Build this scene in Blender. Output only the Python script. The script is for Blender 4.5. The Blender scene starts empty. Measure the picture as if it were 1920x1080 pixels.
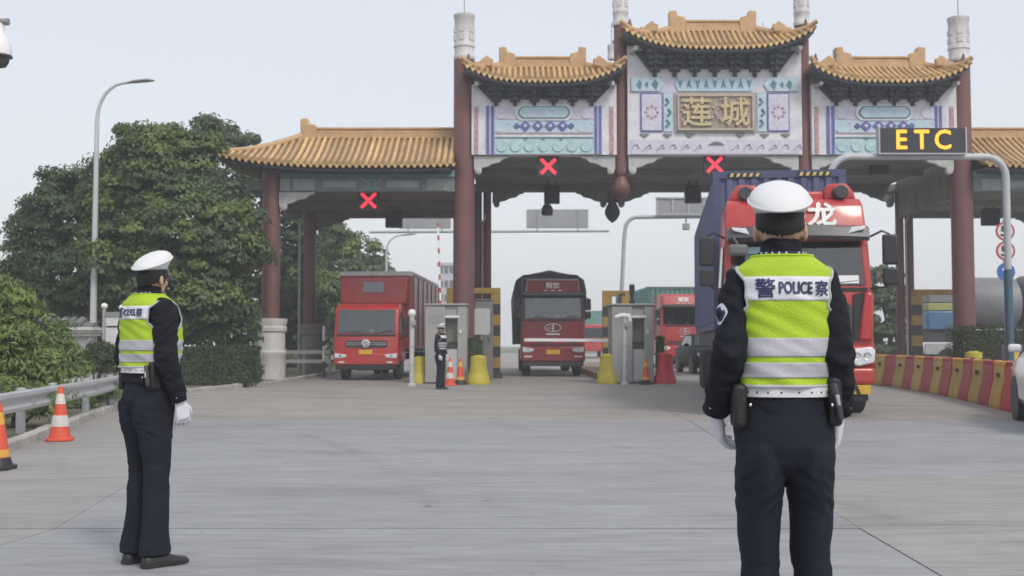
import bpy, bmesh, math, random
import numpy as np
from mathutils import Vector, Matrix, noise
from mathutils.bvhtree import BVHTree
random.seed(7); np.random.seed(7)
R = math.radians
SC = bpy.context.scene
COL = SC.collection
# ------------------------------------------------------------------ camera
F, CZ = 2080.0, 1.27
PITCH = math.atan(103 / F)
cam_d = bpy.data.cameras.new('camera'); cam = bpy.data.objects.new('camera', cam_d); COL.objects.link(cam)
cam.location = (0, 0, CZ); cam.rotation_euler = (math.pi / 2 + PITCH, 0, 0)
cam_d.sensor_width = 36; cam_d.lens = 36 * F / 1920; cam_d.clip_end = 3000; cam_d.clip_start = 0.05
cam_d.dof.use_dof = True; cam_d.dof.focus_distance = 5.2; cam_d.dof.aperture_fstop = 7.0
SC.camera = cam
# ------------------------------------------------------------------ sky, sun, exposure
SUN_EL, SUN_AZ = R(46), R(150)          # azimuth measured from +Y towards +X: behind the camera, to the right
w = bpy.data.worlds.new('World'); SC.world = w; w.use_nodes = True
nt = w.node_tree; nt.nodes.clear()
o_ = nt.nodes.new('ShaderNodeOutputWorld'); sky = nt.nodes.new('ShaderNodeTexSky'); b1 = nt.nodes.new('ShaderNodeBackground')
sky.sky_type = 'NISHITA'; sky.sun_disc = False; sky.sun_elevation = SUN_EL; sky.sun_rotation = SUN_AZ
sky.air_density = 1.2; sky.dust_density = 4.0; sky.ozone_density = 1.0
b1.inputs['Strength'].default_value = 0.05
b2 = nt.nodes.new('ShaderNodeBackground'); b2.inputs['Color'].default_value = (0.81, 0.826, 0.862, 1); b2.inputs['Strength'].default_value = 0.80
ad = nt.nodes.new('ShaderNodeAddShader')
nt.links.new(sky.outputs[0], b1.inputs[0]); nt.links.new(b1.outputs[0], ad.inputs[0]); nt.links.new(b2.outputs[0], ad.inputs[1]); nt.links.new(ad.outputs[0], o_.inputs[0])
sd = bpy.data.lights.new('sun', 'SUN'); sd.energy = 1.5; sd.angle = R(11); sd.color = (1.0, 0.95, 0.88)
sun = bpy.data.objects.new('sun', sd); COL.objects.link(sun)
_dir = Vector((math.sin(SUN_AZ) * math.cos(SUN_EL), math.cos(SUN_AZ) * math.cos(SUN_EL), math.sin(SUN_EL)))
sun.rotation_euler = _dir.to_track_quat('Z', 'Y').to_euler(); sun.location = (20, -20, 40)
vs = SC.view_settings; vs.view_transform = 'Standard'; vs.look = 'None'; vs.exposure = 0.0; vs.gamma = 1.0; vs.use_curve_mapping = False
SC.render.engine = 'CYCLES'
cy = SC.cycles; cy.use_denoising = True; cy.max_bounces = 6; cy.diffuse_bounces = 3; cy.glossy_bounces = 3; cy.transmission_bounces = 4; cy.volume_bounces = 1; cy.transparent_max_bounces = 8
try: cy.denoiser = 'OPENIMAGEDENOISE'
except Exception: pass

# ------------------------------------------------------------------ pixel <-> place helpers (photo pixels, 1920x1080)
_s, _c = math.sin(PITCH), math.cos(PITCH)
def P(x, y, Y):
    dx, dz = (x - 960) / F, (540 - y) / F
    t = Y / (_c - dz * _s)
    return Vector((dx * t, Y, CZ + (_s + dz * _c) * t))
def G(x, y, z=0.0):
    dx, dz = (x - 960) / F, (540 - y) / F
    t = (z - CZ) / (_s + dz * _c)
    return Vector((dx * t, (_c - dz * _s) * t, z))

# ------------------------------------------------------------------ mesh builder
def frame(d):
    d = Vector(d).normalized(); u = Vector((0, 0, 1)) if abs(d.z) < .9 else Vector((0, 1, 0))
    a = d.cross(u).normalized(); return a, d.cross(a).normalized()
class MB:
    def __init__(s): s.v = []; s.f = []; s.m = []
    def add(s, vv, ff, mi=0):
        o = len(s.v); s.v += [tuple(p) for p in vv]; s.f += [tuple(i + o for i in f) for f in ff]; s.m += [mi] * len(ff); return s
    def box(s, x0, x1, y0, y1, z0, z1, mi=0):
        return s.add([(x0, y0, z0), (x1, y0, z0), (x1, y1, z0), (x0, y1, z0), (x0, y0, z1), (x1, y0, z1), (x1, y1, z1), (x0, y1, z1)],
                     [(3, 2, 1, 0), (4, 5, 6, 7), (0, 1, 5, 4), (1, 2, 6, 5), (2, 3, 7, 6), (3, 0, 4, 7)], mi)
    def boxc(s, c, size, M=None, mi=0):
        t = MB().box(-size[0] / 2, size[0] / 2, -size[1] / 2, size[1] / 2, -size[2] / 2, size[2] / 2)
        c = Vector(c); M = M or Matrix.Identity(3)
        return s.add([c + M @ Vector(p) for p in t.v], t.f, mi)
    def tube(s, pts, r, n=8, caps=True, mi=0, sq=1.0, closed=False):
        pts = [Vector(p) for p in pts]; k = len(pts); rr = r if isinstance(r, (list, tuple)) else [r] * k
        vv = []; a = None
        for i, p in enumerate(pts):
            d = (pts[(i + 1) % k] - pts[i - 1]) if closed else (pts[min(i + 1, k - 1)] - pts[max(i - 1, 0)])
            d.normalize()
            if a is None: a, b = frame(d)
            else:
                a = (a - d * a.dot(d)).normalized(); b = d.cross(a)
            for j in range(n):
                t = 2 * math.pi * j / n; vv.append(p + a * (rr[i] * math.cos(t)) + b * (rr[i] * sq * math.sin(t)))
        ff = []
        for i in range(k if closed else k - 1):
            i2 = (i + 1) % k
            for j in range(n):
                j2 = (j + 1) % n; ff.append((i * n + j, i * n + j2, i2 * n + j2, i2 * n + j))
        if caps and not closed: ff += [tuple(range(n - 1, -1, -1)), tuple((k - 1) * n + j for j in range(n))]
        return s.add(vv, ff, mi)
    def lathe(s, prof, n=16, c=(0, 0, 0), mi=0, axis='z'):
        vv = []; ff = []
        for r, z in prof:
            for j in range(n):
                t = 2 * math.pi * j / n; x, y = r * math.cos(t), r * math.sin(t)
                q = (x, y, z) if axis == 'z' else ((z, x, y) if axis == 'x' else (x, z, y))
                vv.append((q[0] + c[0], q[1] + c[1], q[2] + c[2]))
        k = len(prof)
        for i in range(k - 1):
            for j in range(n):
                j2 = (j + 1) % n; ff.append((i * n + j, i * n + j2, (i + 1) * n + j2, (i + 1) * n + j))
        ff += [tuple(range(n - 1, -1, -1)), tuple((k - 1) * n + j for j in range(n))]
        return s.add(vv, ff, mi)
    def prism(s, poly, axis, lo, hi, mi=0):
        k = len(poly)
        q = (lambda a, b, t: (t, a, b)) if axis == 'x' else ((lambda a, b, t: (a, t, b)) if axis == 'y' else (lambda a, b, t: (a, b, t)))
        vv = [q(a, b, lo) for a, b in poly] + [q(a, b, hi) for a, b in poly]
        ff = [tuple(range(k)), tuple(range(2 * k - 1, k - 1, -1))] + [(i, (i + 1) % k, (i + 1) % k + k, i + k) for i in range(k)]
        return s.add(vv, ff, mi)
    def loft(s, rings, caps=True, mi=0, closed=True):
        n = len(rings[0]); vv = [p for r in rings for p in r]; ff = []
        for i in range(len(rings) - 1):
            for j in range(n if closed else n - 1):
                j2 = (j + 1) % n; ff.append((i * n + j, i * n + j2, (i + 1) * n + j2, (i + 1) * n + j))
        if caps: ff += [tuple(range(n - 1, -1, -1)), tuple((len(rings) - 1) * n + j for j in range(n))]
        return s.add(vv, ff, mi)
    def ell(s, c, r, n=14, m=9, M=None, mi=0):
        rings = []; c = Vector(c)
        for i in range(m):
            ph = -math.pi / 2 + math.pi * (i + .5) / m
            ring = [Vector((r[0] * math.cos(ph) * math.cos(2 * math.pi * j / n), r[1] * math.cos(ph) * math.sin(2 * math.pi * j / n), r[2] * math.sin(ph))) for j in range(n)]
            rings.append([c + (M @ p if M else p) for p in ring])
        return s.loft(rings, True, mi)
    def xf(s, M):
        s.v = [tuple(M @ Vector(p)) for p in s.v]; return s
    def mesh(s, name, mats=(), smooth=40, recalc=True):
        me = bpy.data.meshes.new(name); me.from_pydata(s.v, [], s.f)
        for m in (mats if isinstance(mats, (list, tuple)) else [mats]): me.materials.append(m)
        if any(s.m): me.polygons.foreach_set('material_index', s.m)
        if recalc:
            bm = bmesh.new(); bm.from_mesh(me); bmesh.ops.recalc_face_normals(bm, faces=bm.faces); bm.to_mesh(me); bm.free()
        if smooth:
            me.polygons.foreach_set('use_smooth', [True] * len(me.polygons))
            if smooth < 180: me.set_sharp_from_angle(angle=R(smooth))
        me.update(); return me
    def build(s, name, mats, parent=None, smooth=40, bevel=0, loc=None, rz=0, seg=2, recalc=True):
        return obj(name, s.mesh(name, mats, smooth, recalc), parent, loc, rz, bevel, seg)
def obj(name, me, parent=None, loc=None, rz=0, bevel=0, seg=2):
    o = bpy.data.objects.new(name, me); COL.objects.link(o); o.parent = parent
    if loc is not None: o.location = loc
    if rz: o.rotation_euler = (0, 0, rz)
    if bevel:
        b = o.modifiers.new('bevel', 'BEVEL'); b.width = bevel; b.segments = seg; b.limit_method = 'ANGLE'; b.angle_limit = R(35)
    return o
def tag(o, label=None, cat=None, group=None, kind=None):
    if label: o['label'] = label
    if cat: o['category'] = cat
    if group: o['group'] = group
    if kind: o['kind'] = kind
    return o
def thing(name, label, cat, loc=(0, 0, 0), rz=0, group=None):
    o = bpy.data.objects.new(name, None); COL.objects.link(o); o.location = loc; o.rotation_euler = (0, 0, rz); o.empty_display_size = .2
    return tag(o, label, cat, group)
def copy_tree(o, parent=None):
    c = o.copy(); COL.objects.link(c); c.parent = parent
    for ch in list(o.children): copy_tree(ch, c)
    return c
def dup(o, loc, rz=0, label=None):
    c = copy_tree(o); c.location = loc; c.rotation_euler = (0, 0, rz)
    if label: c['label'] = label
    return c
def evaluated(me, mods):
    o = bpy.data.objects.new('tmp', me); COL.objects.link(o)
    for t, kw in mods:
        m = o.modifiers.new(t, t)
        for k, v in kw.items(): setattr(m, k, v)
    dg = bpy.context.evaluated_depsgraph_get(); dg.update()
    r = bpy.data.meshes.new_from_object(o.evaluated_get(dg)); bpy.data.objects.remove(o); return r
def remesh(mb, voxel, it=4, fac=.5):
    me = evaluated(mb.mesh('tmp', (), 0), [('REMESH', dict(mode='VOXEL', voxel_size=voxel)), ('SMOOTH', dict(factor=fac, iterations=it))])
    out = MB(); out.v = [tuple(v.co) for v in me.vertices]; out.f = [tuple(p.vertices) for p in me.polygons]; out.m = [0] * len(out.f)
    out.n = [v.normal.copy() for v in me.vertices]; bpy.data.meshes.remove(me); return out
def text_mb(body, size=1.0, ext=0.0, off=0.0, sx=1.0, dense=0, spacing=1.0):
    """text as a mesh in the XZ plane, centred, facing -Y; off thickens the strokes"""
    cu = bpy.data.curves.new('t', 'FONT'); cu.body = body; cu.size = 1.0; cu.extrude = ext / size; cu.align_x = 'CENTER'; cu.align_y = 'CENTER'; cu.space_character = spacing; cu.resolution_u = 3
    me = evaluated(cu, []); bpy.data.curves.remove(cu)
    bm = bmesh.new(); bm.from_mesh(me); bpy.data.meshes.remove(me)
    if dense:
        bmesh.ops.triangulate(bm, faces=bm.faces)
        for _ in range(4):
            e = [e for e in bm.edges if e.calc_length() > dense / size]
            if not e: break
            bmesh.ops.subdivide_edges(bm, edges=e, cuts=1); bmesh.ops.triangulate(bm, faces=bm.faces)
    bm.verts.index_update(); xs = [v.co.x for v in bm.verts]; ys = [v.co.y for v in bm.verts]
    cx, cyy = (min(xs) + max(xs)) / 2, (min(ys) + max(ys)) / 2; out = MB(); fs = [tuple(v.index for v in f.verts) for f in bm.faces]
    for k, (dx, dz) in enumerate(((0, 0), (1, 0), (-1, 0), (0, 1), (0, -1)) if off else ((0, 0),)):
        out.add([((v.co.x - cx) * sx * size + dx * off, -v.co.z * size - k * .0002, (v.co.y - cyy) * size + dz * off) for v in bm.verts], fs)
    bm.free(); return out
def lerp(a, b, t): return a + (b - a) * t
def interp(tab, z):
    """rows (key, ...) sorted by key; smooth interpolation of the other columns"""
    if z <= tab[0][0]: return tab[0][1:]
    for a, b in zip(tab, tab[1:]):
        if z <= b[0]:
            t = (z - a[0]) / (b[0] - a[0]); return tuple(lerp(p, q, t) for p, q in zip(a[1:], b[1:]))
    return tab[-1][1:]
def fbm(p, sc=1.0, oct=3):
    v = 0; a = .5; p = Vector(p) * sc
    for _ in range(oct): v += a * noise.noise(p); a *= .5; p = p * 2.03 + Vector((3.1, 1.7, 5.3))
    return v

# ------------------------------------------------------------------ materials
MATS = {}
def mat(name, col, rough=.6, metal=0, var=.12, scale=3.0, bump=0, bscale=40, spec=.5, coat=0, stretch=(1, 1, 1), dirt=0, dcol=(.18, .16, .14), dscale=1.2, island=0, transl=0, emis=0, objvar=0, det=6, dstretch=(1, 1, .25)):
    if name in MATS: return MATS[name]
    m = bpy.data.materials.new(name); m.use_nodes = True; t = m.node_tree; N = t.nodes; L = t.links; N.clear()
    out = N.new('ShaderNodeOutputMaterial'); bs = N.new('ShaderNodeBsdfPrincipled'); tc = N.new('ShaderNodeTexCoord')
    mp = N.new('ShaderNodeMapping'); mp.inputs['Scale'].default_value = stretch; L.new(tc.outputs['Object'], mp.inputs[0])
    ns = N.new('ShaderNodeTexNoise'); ns.inputs['Scale'].default_value = scale; ns.inputs['Detail'].default_value = det; ns.inputs['Roughness'].default_value = .6; L.new(mp.outputs[0], ns.inputs['Vector'])
    def mix(fac, a, b, typ='MIX'):
        x = N.new('ShaderNodeMix'); x.data_type = 'RGBA'; x.blend_type = typ
        for sock, val in ((x.inputs[0], fac), (x.inputs[6], a), (x.inputs[7], b)):
            if hasattr(val, 'is_linked'): L.new(val, sock)
            elif isinstance(val, (int, float)): sock.default_value = val
            else: sock.default_value = (*val[:3], 1)
        return x.outputs[2]
    mr = N.new('ShaderNodeMapRange'); mr.inputs[1].default_value = .25; mr.inputs[2].default_value = .75; L.new(ns.outputs['Fac'], mr.inputs[0])
    c = mix(mr.outputs[0], [max(0, k * (1 - var)) for k in col], [k * (1 + var) for k in col])
    if island or objvar:
        if island: g = N.new('ShaderNodeNewGeometry'); rnd = g.outputs['Random Per Island']; amt = island
        else: g = N.new('ShaderNodeObjectInfo'); rnd = g.outputs['Random']; amt = objvar
        mr2 = N.new('ShaderNodeMapRange'); mr2.inputs[3].default_value = 1 - amt; mr2.inputs[4].default_value = 1 + amt; L.new(rnd, mr2.inputs[0])
        vm = N.new('ShaderNodeVectorMath'); vm.operation = 'SCALE'; L.new(c, vm.inputs[0]); L.new(mr2.outputs[0], vm.inputs['Scale']); c = vm.outputs[0]
    if dirt:
        mp2 = N.new('ShaderNodeMapping'); mp2.inputs['Scale'].default_value = dstretch; L.new(tc.outputs['Object'], mp2.inputs[0])
        n2 = N.new('ShaderNodeTexNoise'); n2.inputs['Scale'].default_value = dscale * 3; n2.inputs['Detail'].default_value = 8; n2.inputs['Roughness'].default_value = .7; L.new(mp2.outputs[0], n2.inputs['Vector'])
        r2 = N.new('ShaderNodeMapRange'); r2.inputs[1].default_value = .42; r2.inputs[2].default_value = .72; r2.inputs[4].default_value = dirt; L.new(n2.outputs['Fac'], r2.inputs[0])
        c = mix(r2.outputs[0], c, dcol)
    L.new(c, bs.inputs['Base Color']); bs.inputs['Metallic'].default_value = metal; bs.inputs['Specular IOR Level'].default_value = spec
    rr = N.new('ShaderNodeMapRange'); rr.inputs[3].default_value = max(.02, rough - .08); rr.inputs[4].default_value = min(1, rough + .08); L.new(ns.outputs['Fac'], rr.inputs[0]); L.new(rr.outputs[0], bs.inputs['Roughness'])
    if coat: bs.inputs['Coat Weight'].default_value = coat; bs.inputs['Coat Roughness'].default_value = .08
    if emis: bs.inputs['Emission Color'].default_value = (*col, 1); bs.inputs['Emission Strength'].default_value = emis
    if bump:
        n3 = N.new('ShaderNodeTexNoise'); n3.inputs['Scale'].default_value = bscale; n3.inputs['Detail'].default_value = 5; L.new(mp.outputs[0], n3.inputs['Vector'])
        bp = N.new('ShaderNodeBump'); bp.inputs['Strength'].default_value = bump; bp.inputs['Distance'].default_value = .02; L.new(n3.outputs['Fac'], bp.inputs['Height']); L.new(bp.outputs[0], bs.inputs['Normal'])
    res = bs.outputs[0]
    if transl:
        tr = N.new('ShaderNodeBsdfTranslucent'); L.new(c, tr.inputs[0]); ms = N.new('ShaderNodeMixShader'); ms.inputs[0].default_value = transl; L.new(res, ms.inputs[1]); L.new(tr.outputs[0], ms.inputs[2]); res = ms.outputs[0]
    L.new(res, out.inputs[0]); MATS[name] = m; return m
M_black = mat('black_plastic', (.018, .019, .022), .45, var=.2)
M_dark = mat('dark_metal', (.045, .047, .052), .5, var=.2)
M_rubber = mat('tyre_rubber', (.022, .022, .024), .85, var=.25, bump=.3, bscale=30, dirt=.5, dcol=(.12, .11, .10))
M_steel = mat('galvanised_steel', (.46, .48, .50), .42, metal=.6, var=.12, scale=6, dirt=.35, dcol=(.28, .27, .26))
M_white = mat('white_paint', (.78, .79, .80), .45, var=.05, dirt=.25, dcol=(.45, .43, .40))
M_red = mat('truck_red', (.45, .028, .030), .38, var=.12, coat=.35, dirt=.45, dcol=(.32, .11, .09), dscale=.8)
M_redd = mat('truck_red_dark', (.25, .02, .024), .42, var=.18, coat=.25, dirt=.45, dcol=(.15, .085, .08), dscale=.8)
M_yelf = mat('faded_yellow', (.33, .21, .04), .6, var=.2, dirt=.5, dcol=(.16, .12, .07))
M_glass = mat('vehicle_glass', (.035, .045, .05), .06, var=.3, spec=.6, scale=2)
def clear_glass():
    m = bpy.data.materials.new('windshield_glass'); m.use_nodes = True; t = m.node_tree; t.nodes.clear()
    o = t.nodes.new('ShaderNodeOutputMaterial'); tr = t.nodes.new('ShaderNodeBsdfTransparent'); gl = t.nodes.new('ShaderNodeBsdfGlossy'); mx = t.nodes.new('ShaderNodeMixShader'); lw = t.nodes.new('ShaderNodeFresnel')
    tr.inputs[0].default_value = (.70, .78, .80, 1); gl.inputs['Roughness'].default_value = .03; lw.inputs[0].default_value = 1.9
    t.links.new(lw.outputs[0], mx.inputs[0]); t.links.new(tr.outputs[0], mx.inputs[1]); t.links.new(gl.outputs[0], mx.inputs[2]); t.links.new(mx.outputs[0], o.inputs[0]); return m
M_clear = clear_glass()
M_chrome = mat('chrome', (.72, .73, .75), .18, metal=1, var=.05)
M_lamp = mat('headlamp', (.70, .73, .76), .12, var=.25, scale=25, coat=.6)
M_plate = mat('number_plate_yellow', (.70, .40, .04), .45, var=.12, scale=30)
M_amber = mat('amber_lens', (.65, .20, .02), .3)
M_yel = mat('yellow_paint', (.62, .40, .03), .5, var=.15, dirt=.4, dcol=(.22, .16, .08))
M_yelblk = mat('black_paint', (.03, .03, .032), .55, var=.2, dirt=.3, dcol=(.12, .11, .10))
M_orange = mat('cone_red', (.68, .085, .035), .5, var=.12, dirt=.3, dcol=(.28, .12, .08), dscale=2)
M_reflw = mat('cone_band_white', (.66, .62, .58), .5, var=.12, dirt=.3)
M_refly = mat('cone_band_yellow', (.72, .38, .05), .5, var=.12, dirt=.3)
# ================================================================== ground, pavement, kerbs, islands
M_soil = mat('soil', (.13, .12, .08), .95, var=.35, scale=1.5, bump=.6, bscale=12)
M_joint = mat('joint_fill', (.07, .068, .065), .95, var=.2)
def pave(name, col, warm, amt):
    m = bpy.data.materials.new(name); m.use_nodes = True; t = m.node_tree; N = t.nodes; L = t.links; N.clear()
    out = N.new('ShaderNodeOutputMaterial'); bs = N.new('ShaderNodeBsdfPrincipled'); tc = N.new('ShaderNodeTexCoord'); bs.inputs['Specular IOR Level'].default_value = .35; bs.inputs['Roughness'].default_value = .72
    def nz(st, sc, det, lo, hi, a, b, rot=0.0):
        mp = N.new('ShaderNodeMapping'); mp.inputs['Scale'].default_value = st; mp.inputs['Rotation'].default_value = (0, 0, rot); L.new(tc.outputs['Object'], mp.inputs[0])
        n = N.new('ShaderNodeTexNoise'); n.inputs['Scale'].default_value = sc; n.inputs['Detail'].default_value = det; n.inputs['Roughness'].default_value = .65; L.new(mp.outputs[0], n.inputs['Vector'])
        r = N.new('ShaderNodeMapRange'); r.inputs[1].default_value = lo; r.inputs[2].default_value = hi; r.inputs[3].default_value = a; r.inputs[4].default_value = b; L.new(n.outputs['Fac'], r.inputs[0]); return r.outputs[0]
    def mul(x, y):
        k = N.new('ShaderNodeMath'); k.operation = 'MULTIPLY'; L.new(x, k.inputs[0]); L.new(y, k.inputs[1]); return k.outputs[0]
    f = nz((.7, 2.0, 1), .9, 9, .3, .7, .89, 1.09)                    # broad brushed streaks
    f = mul(f, nz((1.7, 11, 1), 1.0, 7, .3, .7, 1 - amt, 1 + amt))      # fine texture across the road
    f = mul(f, nz((1.1, 15, 1), 1.3, 3, .60, .70, 1.0, .68, .03))      # dark scratches
    f = mul(f, nz((1.0, 17, 1), 1.6, 3, .63, .72, 1.0, 1.28, -.02))    # pale scratches
    f = mul(f, nz((.5, 6, 1), .8, 2, .60, .74, 1.0, .84, .10))         # rubber marks, slightly turned
    f = mul(f, nz((.55, 1.3, 1), .55, 7, .52, .72, 1.0, .80))           # damp, oily stains
    f = mul(f, nz((1, 1, 1), 3.5, 2, .70, .76, 1.0, .62))              # drips
    for cen, sc_, ph in (((-26, 4, 0), .62, .2), ((9, -30, 0), .47, .6)):      # turning tyre tracks
        ds = N.new('ShaderNodeVectorMath'); ds.operation = 'DISTANCE'; L.new(tc.outputs['Object'], ds.inputs[0]); ds.inputs[1].default_value = cen
        sn = N.new('ShaderNodeMath'); sn.operation = 'PINGPONG'; L.new(ds.outputs['Value'], sn.inputs[0]); sn.inputs[1].default_value = 1 / sc_
        rg = N.new('ShaderNodeMapRange'); rg.inputs[1].default_value = .0; rg.inputs[2].default_value = .16; rg.inputs[3].default_value = .22; rg.inputs[4].default_value = 0; L.new(sn.outputs[0], rg.inputs[0])
        k = mul(rg.outputs[0], nz((.25, .25, 1), 1.2, 4, .45, .65, 0, 1, ph)); iv = N.new('ShaderNodeMath'); iv.operation = 'SUBTRACT'; iv.inputs[0].default_value = 1; L.new(k, iv.inputs[1]); f = mul(f, iv.outputs[0])
    f = mul(f, nz((1, 1, 1), 45, 3, .3, .7, .95, 1.05))                # grain
    f = mul(f, nz((.12, .12, 1), 1.0, 4, .35, .7, .93, 1.05))
    mx = N.new('ShaderNodeMix'); mx.data_type = 'RGBA'; L.new(nz((.3, .9, 1), .7, 5, .48, .70, 0, .55), mx.inputs[0]); mx.inputs[6].default_value = (*col, 1); mx.inputs[7].default_value = (*warm, 1)
    oi = N.new('ShaderNodeObjectInfo'); r = N.new('ShaderNodeMapRange'); r.inputs[3].default_value = .96; r.inputs[4].default_value = 1.04; L.new(oi.outputs['Random'], r.inputs[0]); f = mul(f, r.outputs[0])
    vm = N.new('ShaderNodeVectorMath'); vm.operation = 'SCALE'; L.new(mx.outputs[2], vm.inputs[0]); L.new(f, vm.inputs['Scale']); L.new(vm.outputs[0], bs.inputs['Base Color'])
    bp = N.new('ShaderNodeBump'); bp.inputs['Strength'].default_value = .25; bp.inputs['Distance'].default_value = .01; L.new(nz((1, 5, 1), 14, 4, 0, 1, 0, 1), bp.inputs['Height']); L.new(bp.outputs[0], bs.inputs['Normal']); L.new(bs.outputs[0], out.inputs[0]); return m
M_grey = pave('concrete_blue_grey', (.296, .303, .320), (.295, .292, .288), .15)
M_brown = pave('concrete_warm', (.310, .300, .291), (.278, .265, .252), .16)
M_far = pave('concrete_far', (.310, .294, .278), (.25, .235, .22), .15)
MB().box(-250, 250, -30, 420, -.6, -.10).build('ground', M_soil, smooth=0)['kind'] = 'structure'
pav = MB().box(-9.5, 40, -6, 140, -.3, -.028).build('pavement', M_joint, smooth=0); pav['kind'] = 'structure'
XL = [[(-6, -9.3), (7, -9.4), (40, -9.4), (140, -9.4)], [(-6, -5.3), (7, -3.2), (8, -3.1), (10.5, -3.5), (18, -5.4), (140, -5.4)],
      [(-6, 2.2), (6.3, 2.33), (8.5, 2.42), (18, 2.9), (140, 2.9)], [(-6, 7.2), (18, 7.6), (140, 7.6)], [(-6, 12.5), (140, 13)], [(-6, 20), (140, 24)], [(-6, 38), (140, 38)]]
YR = [-6, -2, 2.2, 5.0, 7.68, 10.4, 14.2, 18.1, 22.5, 27, 31.5, 36, 42, 50, 60, 74, 92, 115, 138]
SK = [0, 0, 0, .05, .175, .175, .1, .02] + [0] * 12          # skew of the cross joints
for i in range(len(XL) - 1):
    for j in range(len(YR) - 1):
        g = .0045 if j < 7 else .002
        def xy(k, yy, dy):
            y = yy + dy
            return interp(XL[k], y)[0], y
        def corner(k, jj, sx, sy):
            x, y = xy(k, YR[jj], 0); sk = SK[jj] if i >= 2 else SK[jj] * -.05
            y2 = YR[jj] + max(0, min(x - 2.4, 6)) * sk if i >= 2 else YR[jj]
            return (interp(XL[k], y2)[0] + sx * g, y2 + sy * g)
        q = [corner(i, j, 1, 1), corner(i + 1, j, -1, 1), corner(i + 1, j + 1, -1, -1), corner(i, j + 1, 1, -1)]
        m = M_far if j >= 7 else (M_brown if i in (0, 2, 3, 4, 5) else M_grey)
        if j >= 5 and j < 7 and i >= 2: m = M_grey
        dz = random.uniform(-.004, .004)
        MB().prism(q, 'z', -.12, dz).build('concrete_slab', m, pav, bevel=0, smooth=0)
# kerb and verge on the left
kerb_line = [G(-60, 882), G(18, 848), G(120, 806), G(215, 770), G(350, 738), G(430, 729), G(505, 722), G(545, 716)]
kerb_line = [Vector((-5.2, 2, 0)), Vector((-5.35, 7, 0))] + kerb_line + [Vector((-7.3, 44, 0)), Vector((-7.3, 80, 0))]
M_kerb = mat('kerb_stone', (.42, .41, .39), .85, var=.18, scale=5, dirt=.5, dcol=(.2, .18, .15), objvar=.12, bump=.25, bscale=25)
kroot = MB().prism([(-7.45, 34.5), (-7.3, 34.5), (-7.3, 80), (-7.45, 80)], 'z', -.1, -.02).build('kerb', M_joint, smooth=0); kroot['kind'] = 'structure'
acc = 0
def walk(line, step):
    out = [line[0].copy()]; rem = step
    for a, b in zip(line, line[1:]):
        L = (b - a).length; d = rem
        while d <= L: out.append(a.lerp(b, d / L)); d += step
        rem = d - L
    return out
kp = walk(kerb_line, .78)
for a, b in zip(kp, kp[1:]):
    d = (b - a); L = d.length; rz = math.atan2(d.y, d.x)
    MB().box(.008, L - .008, 0, .16, -.1, .115).build('kerb_stone', M_kerb, kroot, loc=(a.x, a.y, random.uniform(-.01, .008)), rz=rz + random.uniform(-.012, .012), bevel=.018)
ve = MB(); vl = [(p.x - .14, p.y) for p in kerb_line]
ve.prism(vl + [(-60, 80), (-60, 2)], 'z', -.09, .06)
ve.build('verge', M_soil, smooth=0)['kind'] = 'structure'
# toll islands
def island(x0, x1, y0, y1, label):
    r = thing('toll_island', label, 'island', (0, 0, 0), group='raised toll islands')
    n = 8; c = (x0 + x1) / 2; hw = (x1 - x0) / 2
    nose = [(c + hw * math.cos(t), y0 + hw * .9 - hw * .9 * math.sin(t)) for t in [math.pi * k / n for k in range(n + 1)]]
    poly = nose + [(x0, y1), (x1, y1)]
    MB().prism(poly, 'z', -.05, .2).build('island_top', mat('island_paving', (.30, .22, .15), .85, var=.25, scale=4, dirt=.5, bump=.2), r, bevel=.02)
    L = y1 - y0 - hw * .9; k = int(L / .8)
    for s, x in ((-1, x0), (1, x1)):
        for j in range(k):
            ya = y0 + hw * .9 + j * L / k
            MB().box(x - .03, x + .03, ya + .004, ya + L / k - .004, -.04, .212).build('kerb_block', M_yel if j % 2 == 0 else M_yelblk, r, bevel=.01)
    return r
island(-2.85, -.95, 35.6, 60, 'raised toll island between the two left truck lanes')
island(3.0, 4.75, 36.0, 60, 'raised toll island behind the kiosk by the red barrel')
island(14.4, 16.4, 38.0, 60, 'raised toll island under the right-hand columns')
# ================================================================== the toll gate (one building)
GY, BY = 37.0, 44.0
M_col = mat('column_red_brown', (.160, .066, .064), .5, var=.14, scale=1.2, dirt=.3, dcol=(.10, .075, .075), dscale=.5)
M_tile = mat('glazed_tile', (.58, .385, .165), .38, var=.25, scale=2.2, dirt=.45, dcol=(.26, .19, .12), dscale=2.5, objvar=.24, coat=.15)
M_pan = mat('pan_tile', (.25, .15, .07), .5, var=.3, scale=3, dirt=.5, dcol=(.12, .08, .05), dscale=2)
M_ridge = mat('ridge_tile', (.50, .32, .16), .45, var=.2, scale=2.5, dirt=.4, dcol=(.24, .15, .09), dscale=2)
M_soff = mat('soffit_grey', (.235, .235, .225), .8, var=.2, scale=.8, dirt=.35, dcol=(.07, .07, .07), dscale=.5)
M_dou = mat('bracket_dark', (.055, .068, .08), .75, var=.3, scale=3, dirt=.3, dcol=(.05, .03, .03))  # grey paint with eave shade put into the base colour
M_stone = mat('carved_white_stone', (.60, .60, .605), .7, var=.12, scale=3, dirt=.55, dcol=(.30, .31, .33), dscale=1.6, bump=.5, bscale=9)
M_fas = mat('fascia_plaster', (.70, .70, .74), .75, var=.12, scale=2.5, dirt=.6, dcol=(.46, .46, .52), dscale=1.4, dstretch=(1, 1, .5), bump=.3, bscale=14)
M_lil = mat('fascia_lilac', (.54, .53, .66), .75, var=.15, scale=3, dirt=.75, dcol=(.70, .69, .76), dscale=2.6, dstretch=(1, 1, 1), bump=.7, bscale=11)
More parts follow.
